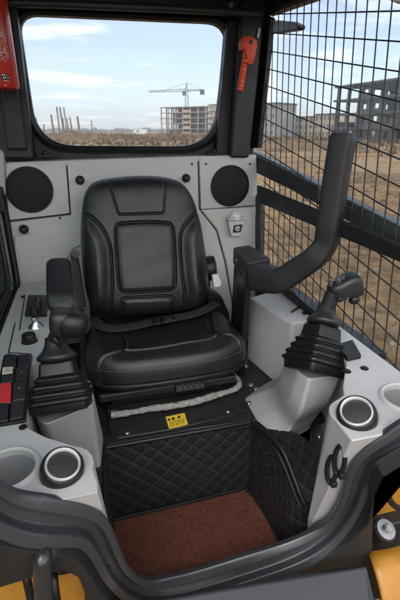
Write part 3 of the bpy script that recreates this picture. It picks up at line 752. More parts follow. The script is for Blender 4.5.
jl = thing('joystick', 'joystick with rounded domed grip standing between the armrest and the rocker switches', 'joystick', group='black joysticks of the two consoles')
bt, az = boot(jl, PZ(63, 408, -.585), PZ(57, 352, -.47), .068, math.radians(-4))
cl = PZ(57, 357, -.474)
collar(jl, cl, az, .040)
g0 = cl+az*.03; g1 = PY(60, 331, g0.y-.005)
gl = MB(); gl.loft(tube_rings(spline([g0, g0.lerp(g1, .5), g1, g1+V((0, 0, .02))], 5), lambda u: .0215-.002*u, 24))
gp = gl.build('grip_neck', GRIPM, jl, auto=False)
h = PY(61.5, 322.5, g1.y)
MB().ball(h, .026, .031, .032, rotm(y=6), .62).build('grip', GRIPM, jl, auto=False)
MB().ball(PY(71.5, 323.5, g1.y-.004), .036, .034, .0315, rotm(y=8), .85).build('thumb_dome', BLACKP, jl, auto=False)
MB().ball(PY(51.5, 322, g1.y-.012), .004, .006, .009, None, .8).build('button', BLACKP, jl)
MB().tube(spline([PY(53, 338, g1.y-.022), PY(57, 342, g1.y-.024), PY(60, 347, g1.y-.018)], 5), .005, 10).build('trigger', BLACKP, jl)
jr = thing('joystick', 'joystick with angular tilted grip and torn clear film, in front of the mesh guard', 'joystick', group='black joysticks of the two consoles')
bt, az = boot(jr, PZ(314, 373, -.575), PZ(324, 318, -.455), .0665, math.radians(12))
cr = PZ(323.5, 322, -.458)
collar(jr, cr, az, .0385)
g0 = cr+az*.03; g1 = PY(332, 297, g0.y-.004)
MB().loft(tube_rings(spline([g0, g0.lerp(g1, .5), g1, g1+(g1-g0)*.3], 5), lambda u: .0185+.002*u, 24)).build('grip_neck', GRIPM, jr, auto=False)
R = rotm(y=-17, z=-8)
hd = PY(345.5, 288, g1.y-.004)
sec = lambda hx, hy, r: rrect(hx, hy, r, 5)
rg = []
for x, hz, hy, dz in ((-.043, .010, .014, .004), (-.040, .018, .020, .002), (-.030, .024, .026, .000), (-.012, .025, .028, .002), (.006, .0275, .029, .004), (.022, .029, .029, .004), (.033, .028, .027, .002), (.0385, .022, .021, 0), (.0405, .014, .014, -.002)):
    rg.append([hd + R @ V((x, p, q+dz)) for p, q in sec(hy, hz, .013)])
MB().loft(rg).build('grip', GRIPM, jr)
MB().ball(hd+R@V((.012, -.012, -.032)), .013, .014, .012, R, .8).build('trigger', BLACKP, jr)
for dx, dz in ((-.028, -.012), (-.030, .010)): MB().lathe(hd+R@V((dx, -.026, dz)), R@V((0, -1, 0)), [(.006, 0), (.006, .004), (.003, .0055), (.001, .0055)], 16).build('button', BLACKP, jr)
MB().lathe(hd+R@V((-.010, -.029, -.014)), R@V((0, -1, 0)), [(.0028, 0), (.0028, .002), (.001, .002)], 10).build('screw', ZINC, jr)
fv = MB(); nx, ny = 9, 5; vs = []
for j in range(ny+1):
    for i in range(nx+1):
        u, v = i/nx-.5, j/ny-.5; vs.append(hd+R@V((-.022+.05*u, -.004+.022*v, .034+.004*math.sin(u*14+v*5)+.004*math.sin(v*13)-.01*abs(v)+random.uniform(-.0012, .0012))))
fv.add(vs, [(j*(nx+1)+i, j*(nx+1)+i+1, (j+1)*(nx+1)+i+1, (j+1)*(nx+1)+i) for j in range(ny) for i in range(nx)])
fo = fv.build('torn_film', glass('plastic_film', (.86, .87, .86), .10, .18), jr, smooth=False); so = fo.modifiers.new('t', 'SOLIDIFY'); so.thickness = .0012

# pedestals
def dense(rings, n=6):
    out = []
    for r in rings: out.append(r)
    return out
def pedestal(label, tops, bots, zt, zb, mids=None, zm=None, mids2=None, zm2=None):
    t = thing('joystick_pedestal', label, 'pedestal', group='pedestals under the joysticks')
    A = [PZ(x, y, zt) for x, y in tops]; B = [PZ(x, y, zb) for x, y in bots]
    rings = [A]
    if mids: rings.append([PZ(x, y, zm) for x, y in mids])
    if mids2: rings.append([PZ(x, y, zm2) for x, y in mids2])
    rings += [[p+V((0, 0, .010)) for p in B], B]
    def rnd(r, k):
        o = []
        for i, p in enumerate(r):
            q, w = r[i-1], r[(i+1) % len(r)]; a_ = p+(q-p)*min(k, .011/(q-p).length); b_ = p+(w-p)*min(k, .011/(w-p).length)
            o += [a_*(1-u)**2+p*2*u*(1-u)+b_*u*u for u in (0, .2, .4, .6, .8, 1)]
        return o
    R_s = [rnd(r, .42) for r in rings]
    cols = [spline([r[j] for r in R_s], 6) for j in range(len(R_s[0]))]
    full = [[c[i] for c in cols] for i in range(len(cols[0]))]
    cen = sum(full[0], V())/len(full[0])
    lip = [[cen+(p-cen)*k+V((0, 0, z)) for p in full[0]] for k, z in ((.955, -.006), (.965, .001), (.985, .0015))]
    MB().loft(lip+full).build('shell', PEDEST, t)
    # faint ripple marks of the moulding
    return t
pr_ = pedestal('faceted mauve grey pedestal beside the wrapped bar, its flange bolted to the floor plate',
    [(286, 349), (298, 372), (309, 379.5), (341, 375.5), (352, 352), (322, 338), (300, 338)],
    [(246, 400), (257.5, 421), (284, 443.5), (309, 429), (322, 398), (300, 384), (262, 388)], -.572, -.815,
    [(279, 379), (288, 401), (300, 414), (329, 403), (341, 376), (314, 360), (292, 362)], -.665, [(268, 389), (277, 409), (292, 426), (321, 412), (335, 386), (306, 371), (280, 375)], -.755)
bolt(PZ(249, 403, -.80), (0, 0, 1), .0055, 'flange_bolt', pr_, STEEL, h=.004)
pl_ = pedestal('slim grey pedestal beside the air vent under the dome-gripped joystick',
    [(33.5, 413), (45, 425.5), (93.5, 405), (91, 381), (60, 378), (38, 388)],
    [(45, 452), (62, 474), (101, 470), (104, 440), (80, 432), (52, 438)], -.588, -.83)
def ripples(t, fn, rows):
    m = MB()
    for pts in rows:
        q = [fn(x, y) for x, y in pts]; m.tube(spline(q, 5), .0009, 5)
    return m

# console block behind the right pedestal
tb = thing('console_block', 'tall pale grey corner block between the lap bar post and the mesh guard', 'console')
bt_ = [PZ(x, y, -.565) for x, y in ((249, 297.5), (272, 291), (288, 291), (314, 314), (305, 322), (292, 323), (280, 317))]
MB().prism(bt_, (.0, -.006, -.25)).build('body', CONSOLE, tb, bevel=.006)
MB().prism([V((p.x, p.y, -.563)) for p in (PZ(291, 311.5, -.563), PZ(302, 305, -.563), PZ(303, 306.3, -.563), PZ(292, 313, -.563))], (0, 0, .003)).build('slot', BLACKP, tb)
MB().prism([V((p.x, p.y, -.563)) for p in (PZ(302, 313, -.563), PZ(306, 311.5, -.563), PZ(308, 313.5, -.563), PZ(304, 315, -.563))], (0, 0, .004)).build('socket_cap', BLACKP, tb)
bolt(PZ(285, 317, -.6), (-.3, -1, 0), .006, 'bolt', tb, BLACKP)

# ================================================================== CONSOLES
ZT = -.52
def console(name, label, poly, zt, zb):
    t = thing(name, label, 'console')
    fy = lambda z: .515+(-.52-z)*.418          # the front end stops behind the door frame
    sh = lambda x, y: x + (0 if x > .66 or x < -.25 else .085 if x > .2 else (.030 if y < .6 else -.03))     # the flanks lean
    o = MB().loft([[V((sh(x, y), max(y, fy(zb)), zb)) for x, y in poly], [V((x, max(y, fy(zt)), zt)) for x, y in poly]]).build('body', CONSOLE, t, bevel=.016, seg=5)
    return t, o
rc, rcb = console('side_console', 'pale grey console with chrome-ringed vent below the angular joystick, along the mesh guard',
    [(.668, 1.02), (.668, .30), (.422, .31), (0.4258, 0.5750), (0.4251, 0.5867), (0.4270, 0.5983), (0.4315, 0.6092), (0.4384, 0.6188), (0.4472, 0.6266), (.488, .645), (.503, .672), (.568, .76), (.602, .85), (.602, 1.02)], ZT, -1.09)
CUPR = PZ(407, 399, ZT); CUPL = PZ(8, 470, ZT)
cut(rcb, MB().lathe(V((CUPR.x, CUPR.y, ZT-.10)), (0, 0, 1), [(.046, 0), (.0465, .2)], 48))
lc, lcb = console('side_console', 'pale grey console with rocker switches, key lever and knob along the tinted side window',
    [(-.262, 1.56), (-.262, .30), (-.026, .31), (-.026, .535), (-0.0330, 0.5679), (-0.0300, 0.5833), (-0.0319, 0.5988), (-0.0385, 0.6130), (-0.0492, 0.6244), (-0.0629, 0.6320), (-.112, .668), (-.158, .715), (-.162, .95), (-.118, .975), (-.112, 1.56)], ZT, -1.09)
cut(lcb, MB().lathe(V((CUPL.x, CUPL.y, ZT-.10)), (0, 0, 1), [(.043, 0), (.0435, .2)], 48))
def cup(parent, c, r):
    MB().lathe(V((c.x, c.y, ZT)), (0, 0, 1), [(r-.0006, -.02), (r-.001, -.004), (r, .004), (r+.004, .007), (r+.008, .005), (r+.0105, .0005), (r+.0105, -.004)], 56, cap=False).build('cup_rim', CONSOLE, parent)
    MB().lathe(V((c.x, c.y, ZT)), (0, 0, 1), [(r-.0008, -.004), (r-.003, -.04), (r-.006, -.088), (r-.014, -.0985), (.001, -.0985)], 56, cap=False).build('cup_bowl', CUP, parent)
cup(rc, CUPR, .046); cup(lc, CUPL, .043)
def plate(parent, name, px, z, h, m, bev=.0015, **k): return MB().prism([PZ(x, y, z) for x, y in px], (0, 0, h)).build(name, m, parent, bevel=bev, **k)
# left console fittings
kp = thing('key_switch_panel', 'black panel with small key and toggles set in the console beside the armrest', 'switch panel')
plate(kp, 'base_plate', [(28.5, 298), (48, 298), (47, 317), (25, 317)], ZT+.001, .012, BLACKP, .003)
for px, py, r in ((38, 302, .010), (37.5, 307.5, .009), (31, 312, .007), (36, 313, .008)):
    MB().lathe(PZ(px, py, ZT+.013), (0, 0, 1), [(r, 0), (r, .012), (r*.8, .018), (r*.3, .019)], 18).build('toggle', GRIPM, kp)
MB().lathe(PZ(31, 307, ZT+.013), (0, 0, 1), [(.004, 0), (.004, .004), (.001, .005)], 10).build('indicator', STEEL, kp)
kl = thing('control_lever', 'short lever with chrome bell base and black handle, between key panel and round knob', 'lever')
c = PZ(36, 327.5, ZT)
MB().lathe(c, (0, 0, 1), [(.020, 0), (.0205, .003), (.017, .008), (.010, .015), (.008, .024), (.010, .030), (.006, .034)], 28).build('bell_base', STEEL, kl)
MB().lathe(c+V((0, 0, .03)), (0.05, .1, 1), [(.006, 0), (.011, .006), (.0125, .014), (.011, .034), (.005, .037)], 20).build('handle', BLACKP, kl)
kn = thing('round_knob', 'round black knob standing alone on the pale console behind the rocker switches', 'knob')
c = PZ(29.5, 341.5, ZT)
MB().lathe(c, (0, 0, 1), [(.0195, 0), (.0195, .002), (.018, .003), (.0175, .019), (.016, .0225), (.012, .023), (.001, .0225)], 32).build('cap', BLACKP, kn)
MB().lathe(c, (0, 0, 1), [(.021, 0), (.021, .002), (.018, .0022)], 32).build('base_ring', GRIPM, kn)
for a, b in (((25, 294), (19.3, 330)), ((15, 323), (8.5, 352)), ((8.5, 352.5), (31, 353.8))):
    A, B = PZ(*a, ZT+.0012), PZ(*b, ZT+.0012); d = (B-A).normalized(); s = d.cross(V((0, 0, 1)))*.0016
    MB().prism([A-s, B-s, B+s, A+s], (0, 0, -.004)).build('seam_strip', BLACKP, lc)
for q in ((9, 355.5), (23, 297)): plate(lc, 'slot', [(q[0]-2, q[1]-1), (q[0]+2, q[1]-1), (q[0]+1.8, q[1]+1), (q[0]-2.2, q[1]+1)], ZT+.001, .002, BLACKP, 0)
sp_ = thing('rocker_switch_panel', 'block of eight rocker switches, one red, between the round knob and the cup holder', 'switch panel')
plate(sp_, 'bezel', [(4, 356.8), (32.5, 356.6), (30.5, 372), (26.5, 423), (-8, 428.5), (-4, 395)], ZT+.001, .006, BLACKP, .002)
sw = {(0, 0): [(5.5, 358), (18, 358.3), (16, 370), (3, 370.5)], (0, 1): [(19, 358.3), (31.3, 358.3), (29.3, 369.5), (17.3, 370)],
      (1, 0): [(3, 373), (15, 372), (13.5, 383), (1, 385)], (1, 1): [(16.6, 372), (28.8, 371.3), (27, 384), (15, 384.6)],
      (2, 0): [(0.5, 387.5), (12.3, 386.4), (11, 404), (-3, 406)], (2, 1): [(13.8, 387), (27, 385.8), (25, 401), (12.4, 403)],
      (3, 0): [(-3, 408), (9.6, 406.8), (8, 422.5), (-7, 424.5)], (3, 1): [(11.2, 406.5), (25.6, 404.5), (23.3, 418.5), (9.8, 421.8)]}
swl = {(2, 0): 'red rocker switch', (1, 0): 'rocker switch with worn beige half'}
for (i, j), px in sw.items():
    P = [PZ(x, y, ZT+.007) for x, y in px]; m = REDSW if (i, j) == (2, 0) else GRIPM
    cen = sum(P, V())/4
    lo = P; hi = [cen+(p-cen)*.9+V((0, 0, z)) for p, z in zip(P, (.013, .013, .006, .006))]
    k = {'label': swl[(i, j)]} if (i, j) in swl else {}
    o = MB().loft([lo, [p+V((0, 0, .004)) for p in lo], hi]).build('rocker_switch', m, sp_, bevel=.0022, **k)
    if (i, j) == (1, 0):
        hp = [cen+(p-cen)*.86+V((0, 0, z)) for p, z in zip(P, (.0145, .0145, .0085, .0085))]
        MB().prism([hp[0], hp[1], hp[1].lerp(hp[2], .55), hp[0].lerp(hp[3], .55)], (0, 0, .0025)).build('worn_half', BEIGE, o, bevel=.001)
    elif (i, j) in ((1, 1), (2, 1), (2, 0)):
        n_ = cen+V((0, 0, .0112)); MB().lathe(n_+V((.0, .004, .0002)), (0, -.15, 1), [(.0022, 0), (.0022, .0004), (.001, .0005)], 10).build('symbol', STITCH, o)
for q, r in (((23, 427.5), .0075),):
    c = PZ(*q, ZT+.0005); MB().lathe(c, (0, 0, 1), [(r, 0), (r, .002), (r*.6, .0025), (r*.55, .001), (.001, .001)], 20).build('bolt', BLACKP, lc)
# right console fittings
plate(rc, 'edge_box', [(334, 349), (352, 343), (361, 359), (347, 362)], ZT+.001, .012, BLACKP, .003)
for q in ((347, 371.5), (364.5, 368.5)): bolt(PZ(*q, ZT), (0, 0, 1), .0065, 'bolt', rc, BLACKP, h=.004)
bolt(PX(318.5, 437, .497), (-1, 0, .1), .0055, 'bolt', rc, STEEL)

def vent(label, px, py, r):
    t = thing('air_vent', label, 'air vent', group='round air vents in the consoles')
    c = PZ(px, py, ZT+.016); n = (-c.normalized()*.62+V((.14 if c.x < .2 else -.12, .06, .62))).normalized(); a, b = frame(n)
    MB().lathe(c-n*.03, n, [(r*1.28, -.03), (r*1.25, .002), (r*1.22, .012), (r*1.16, .017), (r*1.09, .014)], 56, cap=False).build('seat_ring', CONSOLE, t)
    MB().lathe(c-n*.006, n, [(r*1.10, -.016), (r*1.10, .0), (r*1.07, .008), (r*1.0, .013), (r*.93, .0145), (r*.86, .013), (r*.84, .008)], 56, cap=False).build('housing', BLACKP, t)
    MB().lathe(c-n*.006, n, [(r*.885, .012), (r*.88, .0155), (r*.82, .0185), (r*.77, .0165), (r*.755, .010)], 56, cap=False).build('chrome_ring', CHROME, t)
    o = MB().lathe(c-n*.006, n, [(r*.76, .009), (r*.74, .0115), (r*.5, .0125), (.0005, .013)], 56).build('flap', GRIPM, t)
    m = MB(); q = [c+n*.0012+a*(r*.70*math.sin(s))*1+b*0 + (b*(r*.10*math.sin(s*3))) for s in [(-1+2*i/16)*1.25 for i in range(17)]]
    m.tube(q, .0008, 6).build('flap_seam', RUBBER, o)
vent('round air vent with chrome ring beside the slim pedestal', 62.5, 466.5, .0315)
vent('round air vent with chrome ring below the angular joystick', 356.5, 413, .0345)

# rubber loops on the console flank
for k, (px, py, ry, X) in enumerate(((331.5, 470, 17.5, .445), (339.5, 460.5, 17, .452))):
    t = thing('rubber_loop', ['oval black rubber loop hanging nearer the quilted lining', 'oval black rubber loop tucked against the console flank'][k], 'loop', group='black rubber loops on the console flank')
    c = PY(px, py, (.585, .555)[k]); d = V((0, .03, 0))
    pts = [c+V((.0045*math.cos(q), -.010*math.cos(q), .035*math.sin(q))) for q in [2*math.pi*i/28 for i in range(29)]]
    MB().tube(pts, .0048, 12, cap=False).build('loop', RUBBER, t)
    MB().box(c+V((.006, -.004, -.034)), (.014, .016, .014)).build('clip', BLACKP, t, bevel=.003)

# ================================================================== FRONT OPENING: frame, bulkhead, fenders, hoses
NPL = V((0, 1, .36)).normalized(); P0 = V((0, .685, -1.0))
def rim(px, py, t=0): return PP(px, py, P0, NPL) - NPL*t
ip = [(-60, 415), (-30, 446), (-10, 468), (0, 479), (9, 488), (22, 494), (52, 498.5), (80, 504), (99, 511.5), (109, 521), (116, 535), (121.5, 550), (129, 566), (139, 576.5), (152, 580), (170, 577.5), (200, 570), (250, 554.5), (285, 543.5), (310, 533), (326, 524), (335, 512), (341, 496), (346, 477), (353, 462), (366, 448), (386, 434), (404, 422), (430, 408), (470, 390)]
pth = spline([rim(*q) for q in ip], 10)
# even spacing + smoothing
def resample(P, n):
    L = [0]
    for a, b in zip(P[:-1], P[1:]): L.append(L[-1]+(b-a).length)
    out = []; j = 0
    for k in range(n):
        s = L[-1]*k/(n-1)
        while j < len(P)-2 and L[j+1] < s: j += 1
        out.append(P[j].lerp(P[j+1], (s-L[j])/max(1e-9, L[j+1]-L[j])))
    return out
pth = resample(pth, 300)
def normals(P, w):
    N = []
    for i in range(len(P)):
        t = (P[min(i+w, len(P)-1)]-P[max(0, i-w)]).normalized(); q = t.cross(NPL); N.append(q.normalized())
    return N
Nn = normals(pth, 4)
if Nn[150].z > 0: Nn = [-q for q in Nn]
def offset(s):
    P = [p+q*s for p, q in zip(pth, Nn)]
    for _ in range(int(s*900)):
        P = [P[0]]+[(P[i-1]+P[i]*2+P[i+1])/4 for i in range(1, len(P)-1)]+[P[-1]]
    return P
prof = [(.000, -.018), (.000, -.005), (.0008, -.0015), (.003, .000), (.005, .0005), (.0145, .002), (.0165, .002), (.0185, .0014), (.0198, -.0004), (.0205, -.003), (.0235, -.0125), (.0245, -.0148), (.0268, -.016), (.029, -.0163),
        (.040, -.0165), (.0422, -.016), (.044, -.0142), (.0448, -.012), (.0478, -.002), (.0485, .0005), (.0502, .0024), (.053, .003), (.055, .0031), (.0675, .0035), (.0695, .0033), (.0715, .0022), (.0726, .000), (.0732, -.003), (.0765, -.022), (.0775, -.04)]
dfm = thing('door_frame', 'slate grey ribbed frame curving round the bottom of the cab opening, nearest thing in view', 'door frame')
rings = []
def rim_dirs(P):
    out = []
    for i in range(len(P)):
        t = (P[min(i+4, len(P)-1)]-P[max(0, i-4)]).normalized(); q = Nn[i]
        o = (q - NPL*(.45+.65*max(0, -q.z))).normalized(); T = t.cross(o).normalized()
        if T.dot(NPL) > 0: T = -T
        out.append((o, T))
    for _ in range(6):
        out = [out[0]]+[((out[i-1][0]+out[i][0]*2+out[i+1][0]).normalized(), (out[i-1][1]+out[i][1]*2+out[i+1][1]).normalized()) for i in range(1, len(out)-1)]+[out[-1]]
    return out
RD = rim_dirs(pth)
def offset(s, t):
    P = [p+o*s*(.74+.40*min(1, max(0, -o.z-.45)/.45)) for p, (o, T) in zip(pth, RD)]
    for _ in range(int(s*1500)):
        P = [P[0]]+[(P[i-1]+P[i]*2+P[i+1])/4 for i in range(1, len(P)-1)]+[P[-1]]
    return [p+T*t for p, (o, T) in zip(P, RD)]
for s, t in prof:
    rings.append(offset(s*1.06, t))
MB().loft(rings, False, False, closed=False).build('ribbed_rim', FRAMEP, dfm)
of = [p-NPL*((p-P0).dot(NPL)+.05) for p in offset(.068, -.014)[::4]]
lowpx = [(480, 440), (430, 452), (400, 468), (384, 478), (376, 495), (373, 530), (372, 562), (384, 680), (86, 680), (85, 594), (78, 578), (64, 571), (36, 577), (0, 588), (-60, 602)]
low3 = [PP(x, y, P0-NPL*.05, NPL) for x, y in lowpx]
MB().prism(of+low3, NPL*.03).build('bulkhead', mat('matt_bulkhead_paint', (.016, .0165, .018), .62, bump=.1, bscale=60, spec=.25, scr=.5), dfm, bevel=.003)
lowp = [PY(90, 614, .555), PY(200, 593, .575), PY(300, 576.5, .585), PY(367, 566.5, .595), PY(376, 605, .53), PY(384, 680, .43), PY(90, 700, .43)]
MB().prism(lowp, (0, .02, -.02)).build('sill_plate', mat('sill_paint', (.030, .032, .037), .42, scr=.6, dust=.06), dfm, bevel=.006)

fe_l = thing('fender', 'ochre yellow body panel behind a thick black hose, under the frame on the switch side', 'body panel')
pts = [PY(-60, 566, .64), PY(30, 560, .64), PY(92, 552, .64), PY(96, 700, .57), PY(-60, 700, .55)]
MB().prism(pts, (0, .12, -.05)).build('panel', YELLOW, fe_l, bevel=.02)
fe_r = thing('fender', 'rounded ochre yellow fender beside the sill plate, below the big washer bolt', 'body panel')
rg = []
for i in range(13):
    q = i/12*math.pi*.62; y = .63 + .10*math.sin(q)*0
    u = i/12
    A = PY(368+4*u, 556+20*u, .665-.05*u); rg.append(A)
top_l = [PY(369, 556, .66), PY(372, 566, .625), PY(378, 588, .585), PY(384, 620, .54), PY(392, 680, .48)]
top_r = [PY(425, 538, .70), PY(428, 552, .66), PY(432, 580, .62), PY(440, 620, .58), PY(450, 690, .52)]
prof_ = []
for a, b in zip(spline(top_l, 5), spline(top_r, 5)):
    row = []
    for k in range(13):
        u = k/12; p = a.lerp(b, u); row.append(p+V((0, -.02, .02))*math.sin(u*math.pi))
    prof_.append(row)
MB().loft(prof_, False, False, closed=False).build('panel', YELLOW, fe_r).modifiers.new('t', 'SOLIDIFY').thickness = .012
ym = thing('chassis_side', 'ochre yellow chassis plate in the recess behind the curved hose', 'body panel')
MB().prism([PY(374, 470, .80), PY(430, 440, .80), PY(430, 525, .80), PY(374, 535, .80)], (0, .05, 0)).build('panel', YELLOW, ym, bevel=.006)
MB().prism([PY(368, 530, .76), PY(440, 512, .76), PY(440, 600, .70), PY(368, 600, .70)], (0, .05, 0)).build('dark_plate', DARK, ym, bevel=.006)
mb_ = thing('mounting_bolt', 'big hex bolt on a wide washer and black rubber mount beside the yellow fender', 'bolt')
c = PY(386.5, 529, .68); n = V((.05, -.45, .85)).normalized()
MB().lathe(c-n*.045, n, [(.032, 0), (.034, .01), (.034, .03), (.030, .038), (.012, .04)], 36).build('rubber_mount', RUBBER, mb_)
MB().lathe(c-n*.005, n, [(.026, 0), (.027, .002), (.026, .005), (.013, .006)], 40).build('washer', ZINC, mb_)
a, b = frame(n); hx = [[c+n*hh+(a*math.cos(math.pi/3*i)+b*math.sin(math.pi/3*i))*rr for i in range(6)] for hh, rr in ((.001, .0125), (.013, .0125), (.0145, .011))]
MB().loft(hx).build('hex_head', ZINC, mb_, bevel=.0008)
MB().lathe(c+n*.0145, n, [(.0085, 0), (.008, .003), (.001, .0035)], 20).build('stud_end', ZINC, mb_)
def hose(label, px, r, ys, extra=None):
    t = thing('hydraulic_hose', label, 'hose', group='black hydraulic hoses below the frame')
    MB().tube(spline([PY(x, y, k) for (x, y), k in zip(px, ys)], 8), r, 20).build('tube', RUBBER if r < .011 else mat('glossy_hose', (.018, .019, .022), .28, dust=.1), t)
    if extra: extra(t)
hose('thick glossy black hose arching out of a round collar in the dark bulkhead', [(44, 549), (43, 553), (42.5, 560), (42.5, 575), (44, 600), (46, 640)], .0135, (.53, .49, .475, .475, .475, .475),
     lambda t: MB().lathe(PY(44, 551, .50), (0, -1, -.2), [(.021, -.02), (.021, .006), (.017, .012), (.012, .012)], 28).build('collar', FRAMEP, t))
hose('thin black hose close beside the thick glossy one', [(54, 560), (53, 572), (53.5, 585), (56, 605), (57, 640)], .0085, (.60, .55, .53, .52, .52))
hose('flat black hose crossing the yellow panel near the picture corner', [(24, 560), (26, 575), (29, 590), (33, 610), (36, 640)], .0075, (.60, .57, .56, .55, .55))
hose('curved black hose above the big washer bolt', [(410, 470), (394, 480), (388.5, 490), (390, 500), (397, 507), (412, 511)], .0085, (.74, .72, .71, .70, .70, .70))

pb = thing('boom_end', 'pale cream end of a boom outside the mesh, in the upper corner of the photo', 'boom')
MB().prism([PX(x, y, 1.05) for x, y in ((380, -6), (386, 0), (394, 3.5), (405, 5.5), (430, 8), (430, -30), (380, -30))], (.12, 0, 0)).build('beam', mat('cream_paint', (.62, .58, .50), .45), pb, bevel=.015)
#--MORE3--
# ================================================================== OUTSIDE
def HD_(x, y, D): r = ray(x, y); return r*(D/math.hypot(r.x, r.y))
def GR(x, D): p = HD_(x, 130, D); return V((p.x, p.y, GZ))
def nz(x, y):
    return (math.sin(x*.13+1.7*math.sin(y*.09))*math.sin(y*.17+x*.05)*.5 + .3*math.sin(x*.43+y*.31)*math.sin(y*.53-x*.21)+.2*math.sin(x*1.1+y*.7)*math.sin(y*1.3-x*.4))
m = bpy.data.materials.new('dry_earth'); m.use_nodes = True; nt = m.node_tree; b = nt.nodes['Principled BSDF']; b.inputs['Roughness'].default_value = .95; b.inputs['Specular IOR Level'].default_value = .15
tc = nt.nodes.new('ShaderNodeTexCoord')
def NZ(sc, det=8, ro=.6):
    n = nt.nodes.new('ShaderNodeTexNoise'); n.inputs['Scale'].default_value = sc; n.inputs['Detail'].default_value = det; n.inputs['Roughness'].default_value = ro
    nt.links.new(tc.outputs['Object'], n.inputs['Vector']); return n
def RAMP(src, stops):
    r = nt.nodes.new('ShaderNodeValToRGB'); e = r.color_ramp.elements
    while len(e) < len(stops): e.new(.5)
    for q, (p, c) in zip(e, stops): q.position = p; q.color = (*c, 1)
    nt.links.new(src, r.inputs['Fac']); return r
n1 = NZ(.22); r1_ = RAMP(n1.outputs['Fac'], [(.30, (.125, .082, .048)), (.44, (.235, .15, .08)), (.56, (.345, .222, .118)), (.70, (.31, .235, .15))])
n2 = NZ(3.2, 10, .7); r2_ = RAMP(n2.outputs['Fac'], [(.34, (.42, .42, .42)), (.52, (1, 1, 1)), (.68, (1.45, 1.4, 1.3))])
mx = nt.nodes.new('ShaderNodeMixRGB'); mx.blend_type = 'MULTIPLY'; mx.inputs[0].default_value = 1
nt.links.new(r1_.outputs[0], mx.inputs[1]); nt.links.new(r2_.outputs[0], mx.inputs[2]); nt.links.new(mx.outputs[0], b.inputs['Base Color'])
n3 = NZ(9, 10, .7); bp = nt.nodes.new('ShaderNodeBump'); bp.inputs['Distance'].default_value = .12; bp.inputs['Strength'].default_value = .9
nt.links.new(n3.outputs[0], bp.inputs['Height']); nt.links.new(bp.outputs[0], b.inputs['Normal'])
EARTH = m
vs = []; fs = []; NA = 360; RR = [0.01, 1, 2] + list(np.geomspace(2.6, 6000, 150))
for r in RR:
    amp = .0 if r < 2.5 else min(.10, .02*(r-2)) if r < 25 else min(.45, .10+(r-25)*.006)
    if r > 400: amp *= max(0, 1-(r-400)/500)
    for k in range(NA):
        q = 2*math.pi*k/NA; x, y = r*math.sin(q), r*math.cos(q); vs.append((x, y, GZ+amp*nz(x, y)-(.0 if r < 40 else min(.25, (r-40)*.003))))
for i in range(len(RR)-1):
    for k in range(NA): k2 = (k+1) % NA; fs.append((i*NA+k, (i+1)*NA+k, (i+1)*NA+k2, i*NA+k2))
gd = MB().add(vs, fs).build('ground', EARTH, None, auto=False, kind='structure')
# scattered stones and clods (countless)
rub = MB(); ICO = None
bm = bmesh.new(); bmesh.ops.create_icosphere(bm, subdivisions=1, radius=1); IV = [v.co.copy() for v in bm.verts]; IF = [tuple(v.index for v in f.verts) for f in bm.faces]; bm.free()
def stone(mb, c, s, flat=.6):
    R = rotm(random.uniform(0, 360), random.uniform(0, 360), random.uniform(0, 360))
    k = V((random.uniform(.6, 1.3), random.uniform(.6, 1.3), random.uniform(.5, 1)))
    mb.add([c + V(((R@V((v.x*k.x, v.y*k.y, v.z*k.z))).x*s, (R@V((v.x*k.x, v.y*k.y, v.z*k.z))).y*s, (R@V((v.x*k.x, v.y*k.y, v.z*k.z))).z*s*flat))*random.uniform(.92, 1.08) if False else c+(R@V((v.x*k.x, v.y*k.y, v.z*k.z)))*s*random.uniform(.85, 1.15) for v in IV], IF)
for i in range(1500):
    az = math.radians(random.uniform(20, 70)); d = 2.2+22*random.random()**1.6
    stone(rub, V((d*math.sin(az), d*math.cos(az), GZ+.005)), (.012+.05*random.random()**4)*(1+d*.03))
rub.build('rubble', mat('stone_grey_brown', (.17, .145, .115), .9, var=.5, vscale=3, spec=.2), None, smooth=False, kind='stuff')
rub2 = MB()
for i in range(1500):
    px = random.choice((random.uniform(25, 235), random.uniform(255, 420))); d = random.uniform(28, 150)
    p = GR(px, d); p.z -= .1; stone(rub2, p, random.uniform(.08, .34)*(.6+d/120))
rub2.build('rubble', mat('pale_rubble', (.19, .15, .11), .9, var=.55, vscale=1.5, spec=.2), None, smooth=False, kind='stuff')
# dry scrub across the site
sc_ = MB()
for i in range(2400):
    px = random.choice((random.uniform(20, 235), random.uniform(20, 235), random.uniform(250, 420))); d = random.uniform(38, 190)
    p = GR(px, d)+V((0, 0, -.12)); hgt = random.uniform(.25, .8)*(.6+d/140)
    for k in range(9):
        a = random.uniform(0, 6.28); w = .035*(.5+d/60); tip = p+V((math.cos(a)*hgt*random.uniform(.2, 1.0), math.sin(a)*hgt*random.uniform(.2, 1.0), hgt*random.uniform(.4, 1.1)))
        s = V((math.cos(a+1.57), math.sin(a+1.57), 0))*w*2; sc_.add([p-s, p+s, tip], [(0, 1, 2)])
for i in range(420):
    az = math.radians(random.uniform(24, 66)); d = 3.2+20*random.random()**1.3; p = V((d*math.sin(az), d*math.cos(az), GZ)); hgt = random.uniform(.05, .20)
    for k in range(16):
        a = random.uniform(0, 6.28); q = p+V((random.uniform(-.07, .07), random.uniform(-.07, .07), 0)); w = .004+.0004*d
        s_ = V((math.cos(a+1.57), math.sin(a+1.57), 0))*w; sc_.add([q-s_, q+s_, q+V((math.cos(a)*hgt*.7*random.random(), math.sin(a)*hgt*.7*random.random(), hgt*random.uniform(.5, 1)))], [(0, 1, 2)])
sc_.build('dry_scrub', mat('dry_scrub_straw', (.15, .105, .06), .95, var=.55, vscale=.6, spec=.1), None, smooth=False, kind='stuff')
tr = MB()
